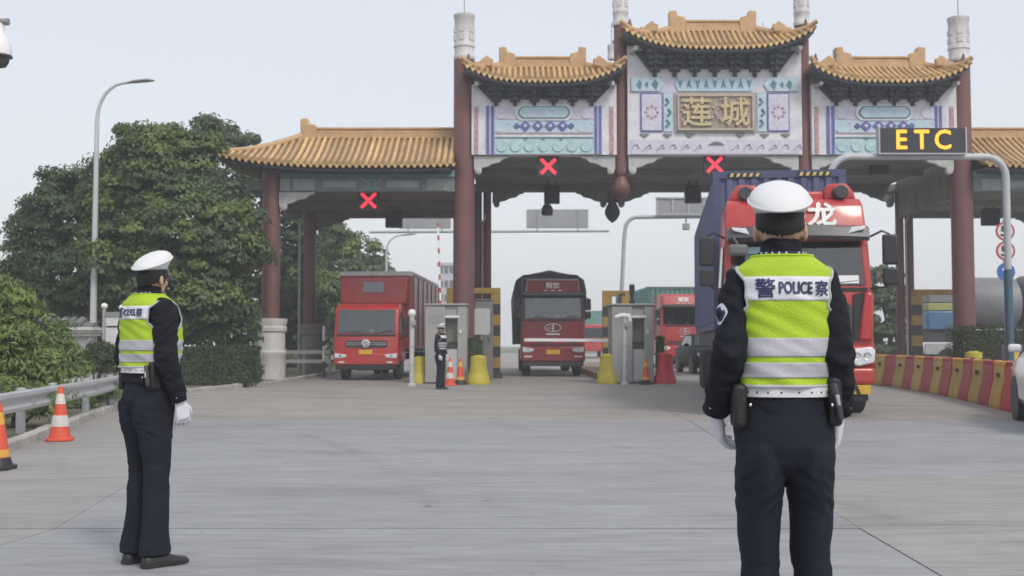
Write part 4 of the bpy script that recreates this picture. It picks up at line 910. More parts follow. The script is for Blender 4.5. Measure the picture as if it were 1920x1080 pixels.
M_glove = mat('glove_white', (.70, .69, .76), .8, var=.06, scale=20, bump=.25, bscale=160)
M_shoe = mat('shoe_black', (.016, .016, .018), .3, var=.3, scale=10)
M_leather = mat('leather_black', (.012, .012, .013), .5, var=.3, scale=16, bump=.2, bscale=120)
M_beltw = mat('belt_white', (.66, .66, .68), .55, var=.08, scale=12)
M_tip = mat('visor_black_gloss', (.01, .01, .012), .15)
# torso rows: z, half width, half depth, centre y
TR = [(.96, .150, .118, .0), (1.02, .155, .120, .0), (1.10, .143, .112, .005), (1.17, .142, .112, .008), (1.30, .149, .121, .010), (1.40, .160, .120, .006), (1.465, .166, .106, -.002), (1.505, .150, .090, -.008), (1.53, .108, .078, -.010), (1.556, .070, .066, -.010)]
GIRTH = [1.0, 1.0]
def tring(z, off=0, n=40, e=2.4):
    rx, ry, c = interp(TR, z); out = []
    for j in range(n):
        t = 2 * math.pi * j / n; out.append(tpt(z, t, off, e))
    return out
def tpt(z, t, off=0, e=2.4):
    rx, ry, c = interp(TR, z); ct, st = math.cos(t), math.sin(t); k = GIRTH[0] if z < 1.5 else lerp(GIRTH[0], 1, min(1, (z - 1.5) / .05)); rx *= k; ry *= k
    return Vector(((rx + off) * math.copysign(abs(ct) ** (2 / e), ct), c + (ry + off) * math.copysign(abs(st) ** (2 / e), st), z))
def displace(mb, fn):
    mb.v = [tuple(Vector(p) + n * fn(Vector(p))) for p, n in zip(mb.v, mb.n)]; return mb
def hand(wrist, d, palm_n, side, k=1.0):
    """gloved hand: wrist point, finger direction, palm normal; returns a continuous mesh"""
    d = Vector(d).normalized(); n = Vector(palm_n); n = (n - d * n.dot(d)).normalized(); u = d.cross(n) * side      # u points to the thumb side
    w0 = Vector(wrist); m = MB()
    def el(c, a, b): return [c + u * (a * math.cos(t)) + n * (b * math.sin(t)) for t in [2 * math.pi * j / 14 for j in range(14)]]
    m.loft([el(w0 - d * .035, .028, .024), el(w0, .029, .022), el(w0 + d * .03, .036, .020), el(w0 + d * .065, .041, .018), el(w0 + d * .09, .040, .016), el(w0 + d * .10, .034, .011)])
    for i, (o, L) in enumerate(((.031, .072), (.011, .082), (-.010, .076), (-.030, .060))):
        b = w0 + d * .085 + u * o; sp = u * (o * .22)
        c1 = (.30, .34, .40, .46)[i]; c2 = c1 + .5; c3 = c2 + .45
        p1 = b + (d * math.cos(c1) + n * math.sin(c1)) * L * .45 + sp * .5; p2 = p1 + (d * math.cos(c2) + n * math.sin(c2)) * L * .32 + sp * .3; p3 = p2 + (d * math.cos(c3) + n * math.sin(c3)) * L * .26
        m.tube([b - d * .02, b, p1, p2, p3], [.0098, .0102, .0096, .0090, .0068], 9)
    tb = w0 + d * .022 + u * .024; t1 = tb + (u * .62 + d * .72 + n * .25).normalized() * .045; t2 = t1 + (u * .2 + d * .92 + n * .35).normalized() * .032; t3 = t2 + (d + n * .5).normalized() * .02
    m.tube([tb - u * .012, tb, t1, t2, t3], [.015, .0145, .0118, .0105, .0075], 9)
    return m
def person(label, loc, rz, arms, legs, head_yaw=0.0, head_pitch=0.0, full=True, vox=.0075, vest_letters=True, tz=0.0, group=None, chest_white=False, girth=1.0, sleeve=1.0, vest_m=None, hair_low=-.036):
    GIRTH[0] = girth
    r = thing('person', label, 'person', loc, rz, group)
    HC = Vector((0, .012, 1.648)); HM = Matrix.Rotation(head_yaw, 3, 'Z') @ Matrix.Rotation(head_pitch, 3, 'X')
    hp = lambda x, y, z: HC + HM @ Vector((x, y, z))
    # --- body: one continuous skin surface
    b = MB(); b.loft([tring(z, -.022, 24, 2.2) for z in (.96, 1.02, 1.1, 1.2, 1.3, 1.4, 1.465, 1.5, 1.525, 1.55)])
    b.tube([(0, -.012, 1.50), (0, -.008, 1.56), HC + Vector((0, -.012, -.06)), HC + Vector((0, -.008, .0))], [.060, .054, .053, .055], 16)
    b.ell(hp(0, -.002, .006), (.0725, .091, .080), 24, 14, HM); b.ell(hp(0, .026, -.045), (.056, .062, .070), 18, 12, HM); b.ell(hp(0, .066, -.088), (.024, .020, .018), 12, 8, HM)
    b.ell(hp(0, .094, -.026), (.013, .018, .020), 10, 8, HM); b.ell(hp(0, .086, -.004), (.009, .012, .03), 10, 8, HM); b.ell(hp(0, .079, -.062), (.023, .012, .010), 12, 6, HM)
    b.ell(hp(0, .074, .022), (.055, .018, .012), 14, 6, HM)
    for s in (-1, 1):
        b.ell(hp(s * .078, -.008, -.018), (.009, .019, .032), 12, 9, HM @ Matrix.Rotation(s * .35, 3, 'Z')); b.ell(hp(s * .034, .070, -.028), (.022, .018, .02), 10, 6, HM)
    for s, (sh, el, wr, dr, pn) in arms.items():
        sh, el, wr = Vector(sh), Vector(el), Vector(wr)
        b.tube([sh - Vector((s * .05, 0, 0)), sh, sh.lerp(el, .5), el, el.lerp(wr, .4), wr], [.045, .043, .038, .033, .032, .024], 12)
        h = hand(wr, dr, pn, s); b.add(h.v, h.f)
    for s, (hip, kn, an) in legs.items():
        b.tube([Vector(hip) + Vector((0, 0, .1)), hip, Vector(hip).lerp(Vector(kn), .5), kn, Vector(kn).lerp(Vector(an), .35), an], [.06, .07, .06, .046, .046, .032], 12)
        b.ell(Vector(an) + Vector((0, .045, -.062)), (.026, .075, .022), 12, 8)
    body = remesh(b, vox if full else .012, 2); body.build('body', M_skin, r, smooth=180)
    # --- face details
    for s in (-1, 1):
        e = MB().ell(hp(s * .033, .0835, -.003), (.013, .006, .006), 10, 7, HM).build('eye', mat('eye_white', (.6, .58, .55), .25), r)
        MB().ell(hp(s * .033, .0885, -.003), (.0055, .003, .0055), 8, 6, HM).build('iris', M_tip, e)
        MB().tube([hp(s * .015, .0925, .016), hp(s * .034, .0925, .021), hp(s * .054, .080, .015)], [.003, .0042, .002], 6).build('eyebrow', M_hair, r)
    MB().tube([hp(-.022, .0865, -.062), hp(0, .0925, -.0625), hp(.022, .0865, -.062)], [.002, .0045, .002], 6).build('lips', mat('lips', (.40, .16, .12), .5), r)
    # --- hair: cropped shell over the back and sides of the skull
    hm = MB(); n = 40; rows = 16; vv = []
    for i in range(rows + 1):
        for j in range(n + 1):
            t = lerp(R(158), R(382), j / n)                     # around the back from ear to ear
            side = abs(math.sin(t - R(270)))                    # 0 at the back, 1 at the sides
            z = lerp(hair_low + .026 * side ** 2 + .012 * noise.noise(Vector((t * 9, 0, 0))), .040, i / rows)
            zz_ = max(-.97, min(.97, (z - .006) / .086)); k = math.sqrt(1 - zz_ * zz_)
            if z < -.02: k = math.sqrt(1 - ((-.02 - .006) / .086) ** 2) * (1 - max(0, -.02 - z) * 1.9)
            th = .0015 + .005 * min(1, i / 4)
            vv.append(hp((.0735 + th) * k * math.cos(t), -.004 + (.094 + th) * k * math.sin(t), z))
    hm.add(vv, [(i * (n + 1) + j, i * (n + 1) + j + 1, (i + 1) * (n + 1) + j + 1, (i + 1) * (n + 1) + j) for i in range(rows) for j in range(n)])
    ho = hm.build('hair', M_hair, r, smooth=180, recalc=False); sm = ho.modifiers.new('t', 'SOLIDIFY'); sm.thickness = .006
    # --- cap
    CM = HM @ Matrix.Rotation(R(4), 3, 'X'); cp = lambda x, y, z: HC + CM @ Vector((x, y, z))
    cr = MB(); rings = []; n = 40
    for kx, ky, z, tl, oy in ((.0810, .1020, .046, .0, .0), (.086, .109, .060, .14, .0), (.101, .129, .078, .28, .004), (.1055, .135, .087, .32, .006), (.1045, .133, .096, .335, .006), (.097, .123, .111, .345, .006), (.080, .101, .127, .35, .007), (.052, .066, .139, .35, .008), (.018, .022, .1445, .35, .008)):
        kx, ky = kx * .955, ky * .955
        rings.append([cp(kx * math.cos(t), oy + ky * math.sin(t), z + tl * ky * math.sin(t) ) for t in [2 * math.pi * j / n for j in range(n)]])
    cr.loft(rings); cap = cr.build('cap', M_cap, r, smooth=70)
    pip = MB().tube([cp(.1017 * math.cos(t), .006 + .1301 * math.sin(t), .0905 + .327 * .129 * math.sin(t)) for t in [2 * math.pi * j / n for j in range(n)]], .0036, 6, closed=True); pip.build('cap_piping', M_cap, cap)
    bd = MB().loft([[cp(a * math.cos(t), c_ * math.sin(t), z) for t in [2 * math.pi * j / n for j in range(n)]] for a, c_, z in ((.0755, .0955, .012), (.0782, .0982, .014), (.0786, .0986, .032), (.0780, .0980, .050), (.0755, .0955, .053))]).build('cap_band', mat('cap_band_navy', (.012, .014, .022), .7, var=.2), cap)
    MB().tube([cp(.0808 * math.cos(t), .1012 * math.sin(t), .050) for t in [2 * math.pi * j / n for j in range(n)]], .0022, 5, closed=True).build('band_cord', mat('silver_cord', (.30, .31, .33), .4), cap)
    vv = []; a0 = R(25)
    for i in range(6):
        for j in range(17):
            t = lerp(a0, math.pi - a0, j / 16); k = i / 5; ext = .062 * math.sin((t - a0) / (math.pi - 2 * a0) * math.pi) ** .6 * k
            vv.append(cp((.079 + ext * .5) * math.cos(t), (.099 + ext) * math.sin(t), .018 - ext * .55))
    vz = MB().add(vv, [(i * 17 + j, i * 17 + j + 1, (i + 1) * 17 + j + 1, (i + 1) * 17 + j) for i in range(5) for j in range(16)]).build('cap_visor', M_tip, cap, recalc=False); vz.modifiers.new('t', 'SOLIDIFY').thickness = .004
    MB().lathe([(.017, .0), (.014, .006), (.004, .009)], 12, (0, 0, 0), axis='y').xf(Matrix.Translation(cp(0, .102, .045)) @ CM.to_4x4()).build('cap_badge', mat('badge_silver', (.45, .46, .5), .3, metal=.8), cap)
    # --- jacket: torso, sleeves and collar grown together
    j = MB(); j.loft([tring(z, .004) for z in (1.04, 1.10, 1.17, 1.24, 1.30, 1.36, 1.40, 1.44, 1.47, 1.49, 1.505, 1.52, 1.535, 1.552)])
    for s, (sh, el, wr, dr, pn) in arms.items():
        sh, el, wr = Vector(sh), Vector(el), Vector(wr)
        pts = [sh - Vector((s * .055, 0, -.012)), sh - Vector((s * .012, 0, -.004)), sh.lerp(el, .18), sh.lerp(el, .45), sh.lerp(el, .75), el, el.lerp(wr, .25), el.lerp(wr, .55), el.lerp(wr, .85), el.lerp(wr, .985)]
        j.tube(pts, [q_ * lerp(sleeve, 1, k_ / 9) for k_, q_ in enumerate([.054, .059, .060, .057, .057, .057, .055, .052, .047, .040])], 20)
    j.tube([(0, -.010, 1.53), (0, -.008, 1.555), (0, -.006, 1.585), (0, -.004, 1.603)], [.064, .066, .0645, .0655], 22, sq=1.04)
    jm = remesh(j, vox if full else .013, 3)
    def jw(p):
        a = noise.noise(Vector((p.x * 9, p.y * 9, p.z * 26 + p.x * 20))) * .008
        if abs(p.x) > .15: a += .010 * noise.noise(Vector((p.x * 12, p.y * 14, p.z * 34 - p.y * 30)))
        return a + .0015 * noise.noise(p * 70)
    displace(jm, jw); jo = jm.build('jacket', M_jack, r, smooth=180)
    jb = BVHTree.FromPolygons([Vector(v) for v in jm.v], jm.f)
    for s, (sh, el, wr, dr, pn) in arms.items():
        d = (Vector(wr) - Vector(el)).normalized(); c = Vector(wr) - d * .012
        MB().tube([c - d * .045, c - d * .005, c + d * .002], [.0445, .0425, .040], 18).build('cuff', M_jack, jo)
        for k in range(3):
            aa, bb = frame(d); q = c - d * .03 + (Vector((s * .7, -.7, 0)) * (.043)) + Vector((0, 0, k * .012 - .012)); MB().ell(q, (.004, .004, .004), 8, 5).build('cuff_button', M_chrome, jo)
    # --- gloves
    for s, (sh, el, wr, dr, pn) in arms.items():
        h = hand(wr, dr, pn, s); h.v = [tuple(v) for v in h.v]
        g = remesh(h, .0042 if full else .007, 2)
        if True:
            g.v = [tuple(Vector(p) + n_ * .0022) for p, n_ in zip(g.v, g.n)]
        g.build('glove', M_glove, r, smooth=180)
    # --- trousers
    t = MB(); t.loft([tring(z, .006) for z in (.93, .97, 1.02, 1.07, 1.105)] if False else [[Vector((a * math.cos(q), c_ + b_ * math.sin(q), z)) for q in [2 * math.pi * k / 36 for k in range(36)]] for z, a, b_, c_ in ((.835, .06, .06, .0), (.88, .140, .110, -.006), (.94, .160, .128, -.010), (1.0, .161, .126, -.006), (1.06, .152, .118, .0), (1.115, .147, .115, .004))])
    for s, (hip, kn, an) in legs.items():
        hip, kn, an = Vector(hip), Vector(kn), Vector(an); pts = [(hip + Vector((0, -.006, .08)), .076, .118), (hip + Vector((0, -.008, .03)), .079, .122), (hip + Vector((0, -.008, -.04)), .077, .114), (hip.lerp(kn, .35), .070, .094), (hip.lerp(kn, .7), .0645, .081), (kn, .0615, .075), (kn.lerp(an, .4), .061, .076), (kn.lerp(an, .75), .062, .080), (an + Vector((0, .0, .02)), .064, .085), (an + Vector((0, .006, -.035)), .065, .090)]
        t.loft([[c + Vector((a * math.cos(q), b_ * math.sin(q) * (1.06 if abs(math.sin(q)) > .97 else 1), 0)) for q in [2 * math.pi * k / 28 for k in range(28)]] for c, a, b_ in pts])
    tm = remesh(t, vox if full else .013, 9)
    def tw(p):
        a = .009 * noise.noise(Vector((p.x * 7, p.y * 7 + p.z * 6, p.z * 7 - p.x * 14)))
        if p.z < .22: a += .008 * noise.noise(Vector((p.x * 9, p.y * 11, p.z * 34))) * (1 - p.z / .22)
        if .72 < p.z < .9: a += .006 * noise.noise(Vector((p.x * 16, p.y * 12, p.z * 38 + abs(p.x) * 30)))
        if abs(p.z - .5) < .1: a += .004 * noise.noise(Vector((p.x * 12, p.y * 12, p.z * 40)))
        return a
    displace(tm, tw); tm.build('trousers', M_trou, r, smooth=180)
    # --- shoes
    for s, (hip, kn, an) in legs.items():
        an = Vector(an); ax, ay = an.x, an.y; rings = []
        for y, hw, h in ((-.085, .020, .05), (-.075, .033, .072), (-.03, .038, .085), (.03, .040, .085), (.07, .044, .066), (.11, .047, .05), (.15, .044, .042), (.18, .030, .034), (.19, .012, .022)):
            rings.append([Vector((ax + s * .012 * (y > .05) + hw * a, ay + .012 + y, max(0.001, z * h))) for a, z in ((-1, 0), (-1.02, .25), (-.95, .6), (-.6, .93), (0, 1), (.6, .93), (.95, .6), (1.02, .25), (1, 0))])
        sh_ = MB().loft(rings).build('shoe', M_shoe, r, smooth=60)
        MB().loft([[Vector((ax + s * .012 * (y > .05) + hw * a * 1.06, ay + .012 + y * 1.02, z)) for a, z in ((-1, 0.0), (1, 0.0), (1, .018), (-1, .018))] for y, hw in ((-.088, .02), (-.07, .036), (.03, .041), (.11, .048), (.16, .043), (.19, .018))]).build('sole', M_black, sh_)
    # --- hi-vis vest
    def hole(z):
        if z <= 1.335 or z >= 1.516: return 0
        up = min(1, (z - 1.335) / .05) ** .55; dn = min(1, (1.516 - z) / .05) ** .6
        return R(43) * up * dn
    def vpt(z, ang, off):
        e = 2.4; p = tpt(z, ang, off, e); bl = .010 * max(0, 1 - abs(z - 1.24) / .14)
        q = tpt(z, ang, off + bl, e)
        k = .013 * noise.noise(Vector((q.x * 8 + 5, q.y * 8, q.z * 5))) + .009 * noise.noise(Vector((q.x * 10 + q.z * 14, q.y * 10, q.z * 24 + q.x * 10)))
        k *= min(1, max(0, (1.53 - z) / .1)) ; k += .008 * max(0, 1.17 - z) / .04 * noise.noise(Vector((ang * 3, 2, 0)))
        nrm = Vector((q.x, q.y - .0, 0)).normalized(); return q + nrm * k
    def panel(sgn, z0, z1, rows, off, cols=44, drop=0):
        vv = []
        for i in range(rows + 1):
            z = lerp(z0, z1, i / rows); h = hole(z)
            for jx in range(cols + 1):
                sx = jx / cols * 2 - 1; ang = sgn * math.pi / 2 + sx * (math.pi / 2 - h) * 1.0
                zs = z + drop * (1 - abs(sx)); vv.append(vpt(zs, ang, off))
        ff = [(i * (cols + 1) + jx, i * (cols + 1) + jx + 1, (i + 1) * (cols + 1) + jx + 1, (i + 1) * (cols + 1) + jx) for i in range(rows) for jx in range(cols)]
        return vv, ff
    v = MB(); OFF = .0185
    for sgn in (-1, 1): v.add(*panel(sgn, 1.132, 1.553, 64 if full else 24, OFF))
    bm = bmesh.new(); me = v.mesh('vest', vest_m or M_vest, 0, False); bm.from_mesh(me); bmesh.ops.remove_doubles(bm, verts=bm.verts, dist=.0008); bmesh.ops.recalc_face_normals(bm, faces=bm.faces); bm.to_mesh(me); bm.free(); me.polygons.foreach_set('use_smooth', [True] * len(me.polygons))
    ve_ = obj('vest', me, r); sm = ve_.modifiers.new('t', 'SOLIDIFY'); sm.thickness = .003; sm.offset = -1
    bands = ((1.404, 1.481), (1.226, 1.286), (1.160, 1.208))
    stripes = []
    for za, zb_ in bands:
        for sgn in (-1, 1):
            st = MB().add(*panel(sgn, za, zb_, 10, OFF + .0022)); so = st.build('reflective_stripe', M_cap if (chest_white and za > 1.3) else (M_reflc if za > 1.3 else M_refl), ve_, smooth=180, recalc=True)
            so.modifiers.new('t', 'SOLIDIFY').thickness = .0015; stripes.append((za, sgn, st))
    for s in (-1, 1):
        ring = []
        for sgn in (-1, 1):
            zs = [lerp(1.336, 1.515, k / 26) for k in range(27)]
            ring.append([vpt(z, (math.pi / 2 - hole(z)) * (s if sgn > 0 else -s) * 1.0 * (-1 if False else 1) + sgn * math.pi / 2 if False else (sgn * (math.pi / 2) + (-s * sgn) * (math.pi / 2 - hole(z))), OFF + .001) for z in zs])
        MB().tube(ring[0] + ring[1][::-1], .0055, 6, closed=True).build('armhole_piping', M_pipe, ve_)
    MB().tube([vpt(1.133, 2 * math.pi * k / 60, OFF + .001) for k in range(60)], .006, 6, closed=True).build('hem_piping', M_pipe, ve_)
    MB().tube([vpt(1.550, 2 * math.pi * k / 40, OFF) for k in range(40)], .005, 6, closed=True).build('neck_piping', M_vest, ve_)
    if vest_letters:
        st = [x for x in stripes if x[0] > 1.4 and x[1] == -1][0][2]; bv = BVHTree.FromPolygons([Vector(p) for p in st.v], st.f)
        for body_, x, sz, sx, of in (('警', -.0755, .066, .98, .0011), ('POLICE', .0195, .053, .63, .0016), ('察', .1050, .052, .92, .0009)):
            tx = text_mb(body_, sz, 0, of, sx, dense=.012); out = []
            for p in tx.v:
                q = Vector((p[0] + x, -1, p[2] + 1.4445 - .012 * abs(x + p[0]) )); h_ = bv.ray_cast(q, Vector((0, 1, 0)))
                out.append((q.x, (h_[0].y if h_[0] else -.13) - .003, q.z))
            tx.v = out; tx.build('lettering', M_navy, ve_, smooth=0)
    # --- belt, eyelets, pouches
    bring = lambda z, off: [tpt(1.10, 2 * math.pi * k / 60, off) + Vector((0, 0, z - 1.10)) for k in range(60)]
    bl = MB(); bl.loft([bring(1.098, .012), bring(1.099, .0185), bring(1.128, .0185), bring(1.129, .012)]); bo = bl.build('belt', M_beltw, r)
    for k in range(24):
        q = tpt(1.10, 2 * math.pi * (k + .5) / 24, .0185) + Vector((0, 0, .0135)); MB().ell(q, (.0034, .0034, .0034), 7, 5).build('belt_eyelet', M_black, bo)
    ps = MB(); ps.boxc((.150, -.05, 1.085), (.045, .075, .16)); po = ps.build('holster', M_leather, r, bevel=.015, seg=3)
    MB().boxc((.150, -.10, 1.085), (.020, .026, .12), Matrix.Rotation(R(-10), 3, 'Y')).build('baton', mat('baton_grey', (.05, .05, .055), .45), po, bevel=.008)
    MB().boxc((.150, -.112, 1.09), (.012, .010, .035), Matrix.Rotation(R(-10), 3, 'Y')).build('buckle', M_steel, po, bevel=.003)
    MB().boxc((-.152, -.055, 1.07), (.045, .085, .14)).build('pouch', M_leather, r, bevel=.015, seg=3)
    for x in (-.125, .13): MB().ell((x, -.118 if full else -.12, 1.075), (.005, .004, .006), 8, 5).build('rivet', M_chrome, r)
    # --- lanyard on the collar
    ly = MB().tube([Vector((.0685 * math.cos(q), -.008 + .071 * math.sin(q), 1.563 + .004 * math.sin(q))) for q in [2 * math.pi * k / 40 for k in range(40)]], .0095, 8, closed=True, sq=.4)
    lo = ly.build('collar_lanyard', mat('lanyard_blue', (.015, .025, .10), .6), r)
    for k in range(9):
        q = R(205 + k * 16); 
        if k != 5: MB().boxc((.0795 * math.cos(q), -.008 + .082 * math.sin(q), 1.562 + .004 * math.sin(q)), (.002, .006, .006), Matrix.Rotation(q, 3, 'Z')).build('lanyard_mark', M_cap, lo)
    # --- sleeve patch (left arm)
    if full:
        sh, el, wr, dr, pn = arms[-1]; c = Vector(sh).lerp(Vector(el), .42); dd = Vector((1, .55, 0)).normalized(); up = (Vector(sh) - Vector(el)).normalized(); sd_ = dd.cross(up).normalized()
        for rad, m_, o_f in ((.92, M_cap, .002), (.68, M_navy, .003)):
            pts = []
            for k in range(20):
                a = 2 * math.pi * k / 20; q = c - dd * .3 + sd_ * (.030 * rad * math.cos(a)) + up * (.040 * rad * math.sin(a)); h_ = jb.ray_cast(q, dd)
                pts.append((h_[0] if h_[0] else q + dd * .25) - dd * o_f)
            cen = sum(pts, Vector()) / 20 - dd * .004
            MB().add(pts + [cen], [(k, (k + 1) % 20, 20) for k in range(20)]).build('sleeve_patch', m_, jo, smooth=60)
    return r
# foreground officer, seen from behind
armsR = {-1: ((-.148, -.008, 1.462), (-.184, -.075, 1.225), (-.208, .055, 1.035), (.20, .50, -.80), (1, .1, .1)),
         1: ((.143, -.008, 1.462), (.163, -.06, 1.225), (.186, .03, 1.035), (-.06, .30, -.95), (-1, .1, .1))}
legsR = {-1: ((-.080, -.004, .86), (-.080, .012, .50), (-.086, -.005, .10)), 1: ((.080, -.004, .86), (.090, .012, .50), (.106, -.005, .10))}
person('police officer in a white cap and lime POLICE vest seen from behind', (P(1467, 700, 3.62).x, 3.62, 0), R(-2), armsR, legsR, head_yaw=R(-8), vox=.0062, girth=.94, sleeve=.92)
# officer on the left, three-quarter back view, looking right
armsL = {-1: ((-.172, -.008, 1.45), (-.210, -.03, 1.18), (-.195, .06, .94), (.1, .25, -1), (1, .1, .1)),
         1: ((.172, -.008, 1.45), (.210, -.02, 1.18), (.200, .085, .93), (-.05, .25, -1), (-1, .1, .1))}
legsL = {-1: ((-.080, -.004, .86), (-.082, .012, .50), (-.095, -.012, .10)), 1: ((.080, -.004, .86), (.086, .012, .50), (.10, -.005, .10))}
person('police officer in profile on the left, white cap, lime vest, facing right', (P(279, 700, 6.45).x, 6.45, 0), R(-41), armsL, legsL, head_yaw=R(18), vox=.0075, girth=1.10, sleeve=1.32, hair_low=-.056)
person('small distant police officer in grey-white cap standing in front of the kiosk', (P(826, 700, 30.6).x, 30.6, 0), R(-118), armsL, legsL, head_yaw=R(-12), full=False, vox=.013, vest_letters=False, chest_white=True, vest_m=M_jack)
# ================================================================== lane signals, gantries, kiosks, cones, barriers
M_led = mat('led_red', (1.0, .03, .06), .4, emis=1.3, var=0)
M_leda = mat('led_amber', (1.0, .38, .025), .4, emis=1.25, var=0)
M_panel = mat('sign_back_grey', (.32, .34, .36), .55, var=.12, scale=2, dirt=.3, dcol=(.22, .23, .24))
def lane_signal(px, py, Y, label, drop, zc_):
    p = P(px, py, Y); r = thing('lane_signal', label, 'lane signal', (p.x, Y, p.z), group='red cross lane signals')
    MB().box(-.37, .37, 0, .16, -.36, .36).build('housing', M_black, r, bevel=.015)
    vz = MB(); vz.box(-.38, .38, -.10, 0, .361, .38); vz.build('hood', M_black, r)
    for s in (-1, 1): MB().boxc((0, -.012, 0), (.70, .02, .105), Matrix.Rotation(s * math.pi / 4, 3, 'Y')).build('red_bar', M_led, r, bevel=.008, loc=(0, -.001 * (s + 1), 0))
    MB().box(-.03, .03, .03, .09, .31, zc_ - p.z).build('hanger', M_dark, r)
    return r
lane_signal(1028, 312, GY + .25, 'lit red cross signal under the left tiled roof bay', 0, zc + .01)
lane_signal(1340, 309, GY + .25, 'lit red cross signal under the central bay above the blue container', 0, zc + .01)
lane_signal(691, 376, GY + .9, 'lit red cross signal under the left wing roof', 0, 6.47)
# dark floodlight boxes hanging from the canopy
def floodlight(px, py, Y, w_, h_, label, zt):
    p = P(px, py, Y); r = thing('floodlight', label, 'floodlight', (p.x, Y, p.z), group='dark boxes hanging under the canopy')
    MB().box(-w_ / 2, w_ / 2, 0, .3, -h_ / 2, h_ / 2).build('housing', M_black, r, bevel=.02)
    MB().tube([(-w_ * .25, .15, h_ / 2), (-w_ * .25, .15, zt - p.z)], .03, 6).build('bracket', M_dark, r); MB().tube([(w_ * .25, .15, h_ / 2), (w_ * .25, .15, zt - p.z)], .03, 6).build('bracket', M_dark, r)
    MB().box(-w_ / 2 - .02, w_ / 2 + .02, -.05, .02, h_ / 2 - .02, h_ / 2 + .03).build('hood', M_black, r)
floodlight(738, 411, 41, .62, .60, 'dark square box hanging under the left wing', 6.47)
floodlight(1035, 366, 42.5, .60, .62, 'dark square box hanging below the left bay cross signal', zc - .02)
floodlight(1300, 365, 42.5, .62, .62, 'dark square box hanging left of the blue container', zc - .02)
floodlight(1860, 407, 41, .62, .60, 'dark square box hanging above the round speed signs', 6.47)
floodlight(1650, 312, 39, .62, .55, 'dark square box hanging under the ETC board', zc - .02)
def bell(px, py, Y, label, zt):
    p = P(px, py, Y); r = thing('canopy_speaker', label, 'speaker', (p.x, Y, p.z))
    MB().lathe([(.20, -.2), (.22, -.12), (.22, .06), (.14, .2), (.05, .24)], 14).build('housing', M_dark, r); MB().tube([(0, 0, .22), (0, 0, zt - p.z)], .02, 6).build('stem', M_dark, r)
bell(1026, 394, 42.4, 'small dark bell shaped speaker hanging below the middle floodlight', zc - .02)
# kiosks
M_kiosk = mat('kiosk_grey', (.33, .33, .325), .55, var=.10, scale=1.5, dirt=.25, dcol=(.22, .21, .20))
def kiosk(px, label, Y=34.7):
    r = thing('toll_kiosk', label, 'kiosk', (P(px, 650, Y).x, Y, 0), group='grey steel toll kiosks')
    bd_ = MB(); bd_.box(-.65, -.02, 0, 1.5, .04, 2.44); bd_.box(-.018, .36, .06, 1.45, .04, 1.08); bd_.box(-.018, .36, .06, 1.45, 2.02, 2.44); bd_.box(.362, .65, 0, 1.5, .04, 2.44); bd_.box(-.018, .36, .4, 1.45, 1.082, 2.018)
    bd_.build('cabinet', M_kiosk, r, bevel=.015)
    MB().box(-.70, .70, -.05, 1.55, 2.442, 2.50).build('roof', M_kiosk, r, bevel=.02)
    MB().box(-.66, .66, .02, 1.48, 0, .039).build('plinth', M_dark, r)
    MB().box(-.015, .357, .32, .34, 1.30, 1.85).build('screen', mat('kiosk_screen', (.19, .19, .165), .25, var=.3, scale=4), r)
    MB().box(-.015, .357, .20, .39, 1.09, 1.28).build('card_tray', M_dark, r)
    MB().box(.03, .36, .045, .06, .1, 1.06).build('door_panel', mat('kiosk_door', (.44, .45, .47), .5, var=.08), r)
    MB().box(-.05, .42, -.03, .0, 2.06, 2.12).build('lamp_bar', M_white, r, bevel=.01)
    MB().boxc((.46, -.03, 1.62), (.06, .06, .1)).build('intercom', M_white, r, bevel=.01)
    for k in range(6): MB().box(-.55, -.12, -.008, 0, 1.9 + k * .05, 1.925 + k * .05).build('vent_slat', M_kiosk, r)
    return r
k1 = kiosk(836, 'grey steel toll kiosk behind the small officer')
k2 = kiosk(1187, 'grey steel toll kiosk in front of the red lorry with the green container')
MB().lathe([(.09, 0), (.09, .1), (.05, .14), (.05, .30), (.09, .34), (.09, .62), (.06, .64)], 12, (.05, .7, 2.50)).build('beacon', M_black, k2)
MB().tube([(-.35, .5, 2.5), (-.35, .5, 2.8), (-.2, .5, 2.82)], .06, 8).build('roof_camera', M_dark, k2)
# camera pillars
def pillar(px, Y, h_, label, arm):
    r = thing('camera_pillar', label, 'camera pillar', (P(px, 700, Y).x, Y, 0), group='slim grey camera pillars')
    MB().lathe([(.13, 0), (.13, .06), (.075, .1), (.07, h_ - .5), (.07, h_)], 12).build('post', mat('pillar_grey', (.50, .51, .51), .5, dirt=.3), r)
    for z in (.6, 1.15): MB().lathe([(.085, z), (.085, z + .04)], 12).build('collar', M_steel, r)
    if arm: MB().tube([(-.3, -.05, h_ + .02), (-.1, -.02, h_ + .08), (.12, 0, h_ + .06), (.16, 0, h_ - .1)], [.05, .08, .09, .07], 10).build('camera_head', M_white, r)
    else: MB().ell((0, 0, h_ + .09), (.12, .12, .12), 12, 8).build('dome', M_white, r)
    MB().boxc((.05, -.08, h_ - .2), (.14, .12, .16)).build('camera', mat('cam_grey', (.3, .3, .31), .5), r, bevel=.02)
pillar(772, 32.5, 2.05, 'slim camera pillar with white ball top left of the small officer', False)
pillar(1172, 33.6, 2.02, 'slim camera pillar with hooded white head in front of the right kiosk', True)
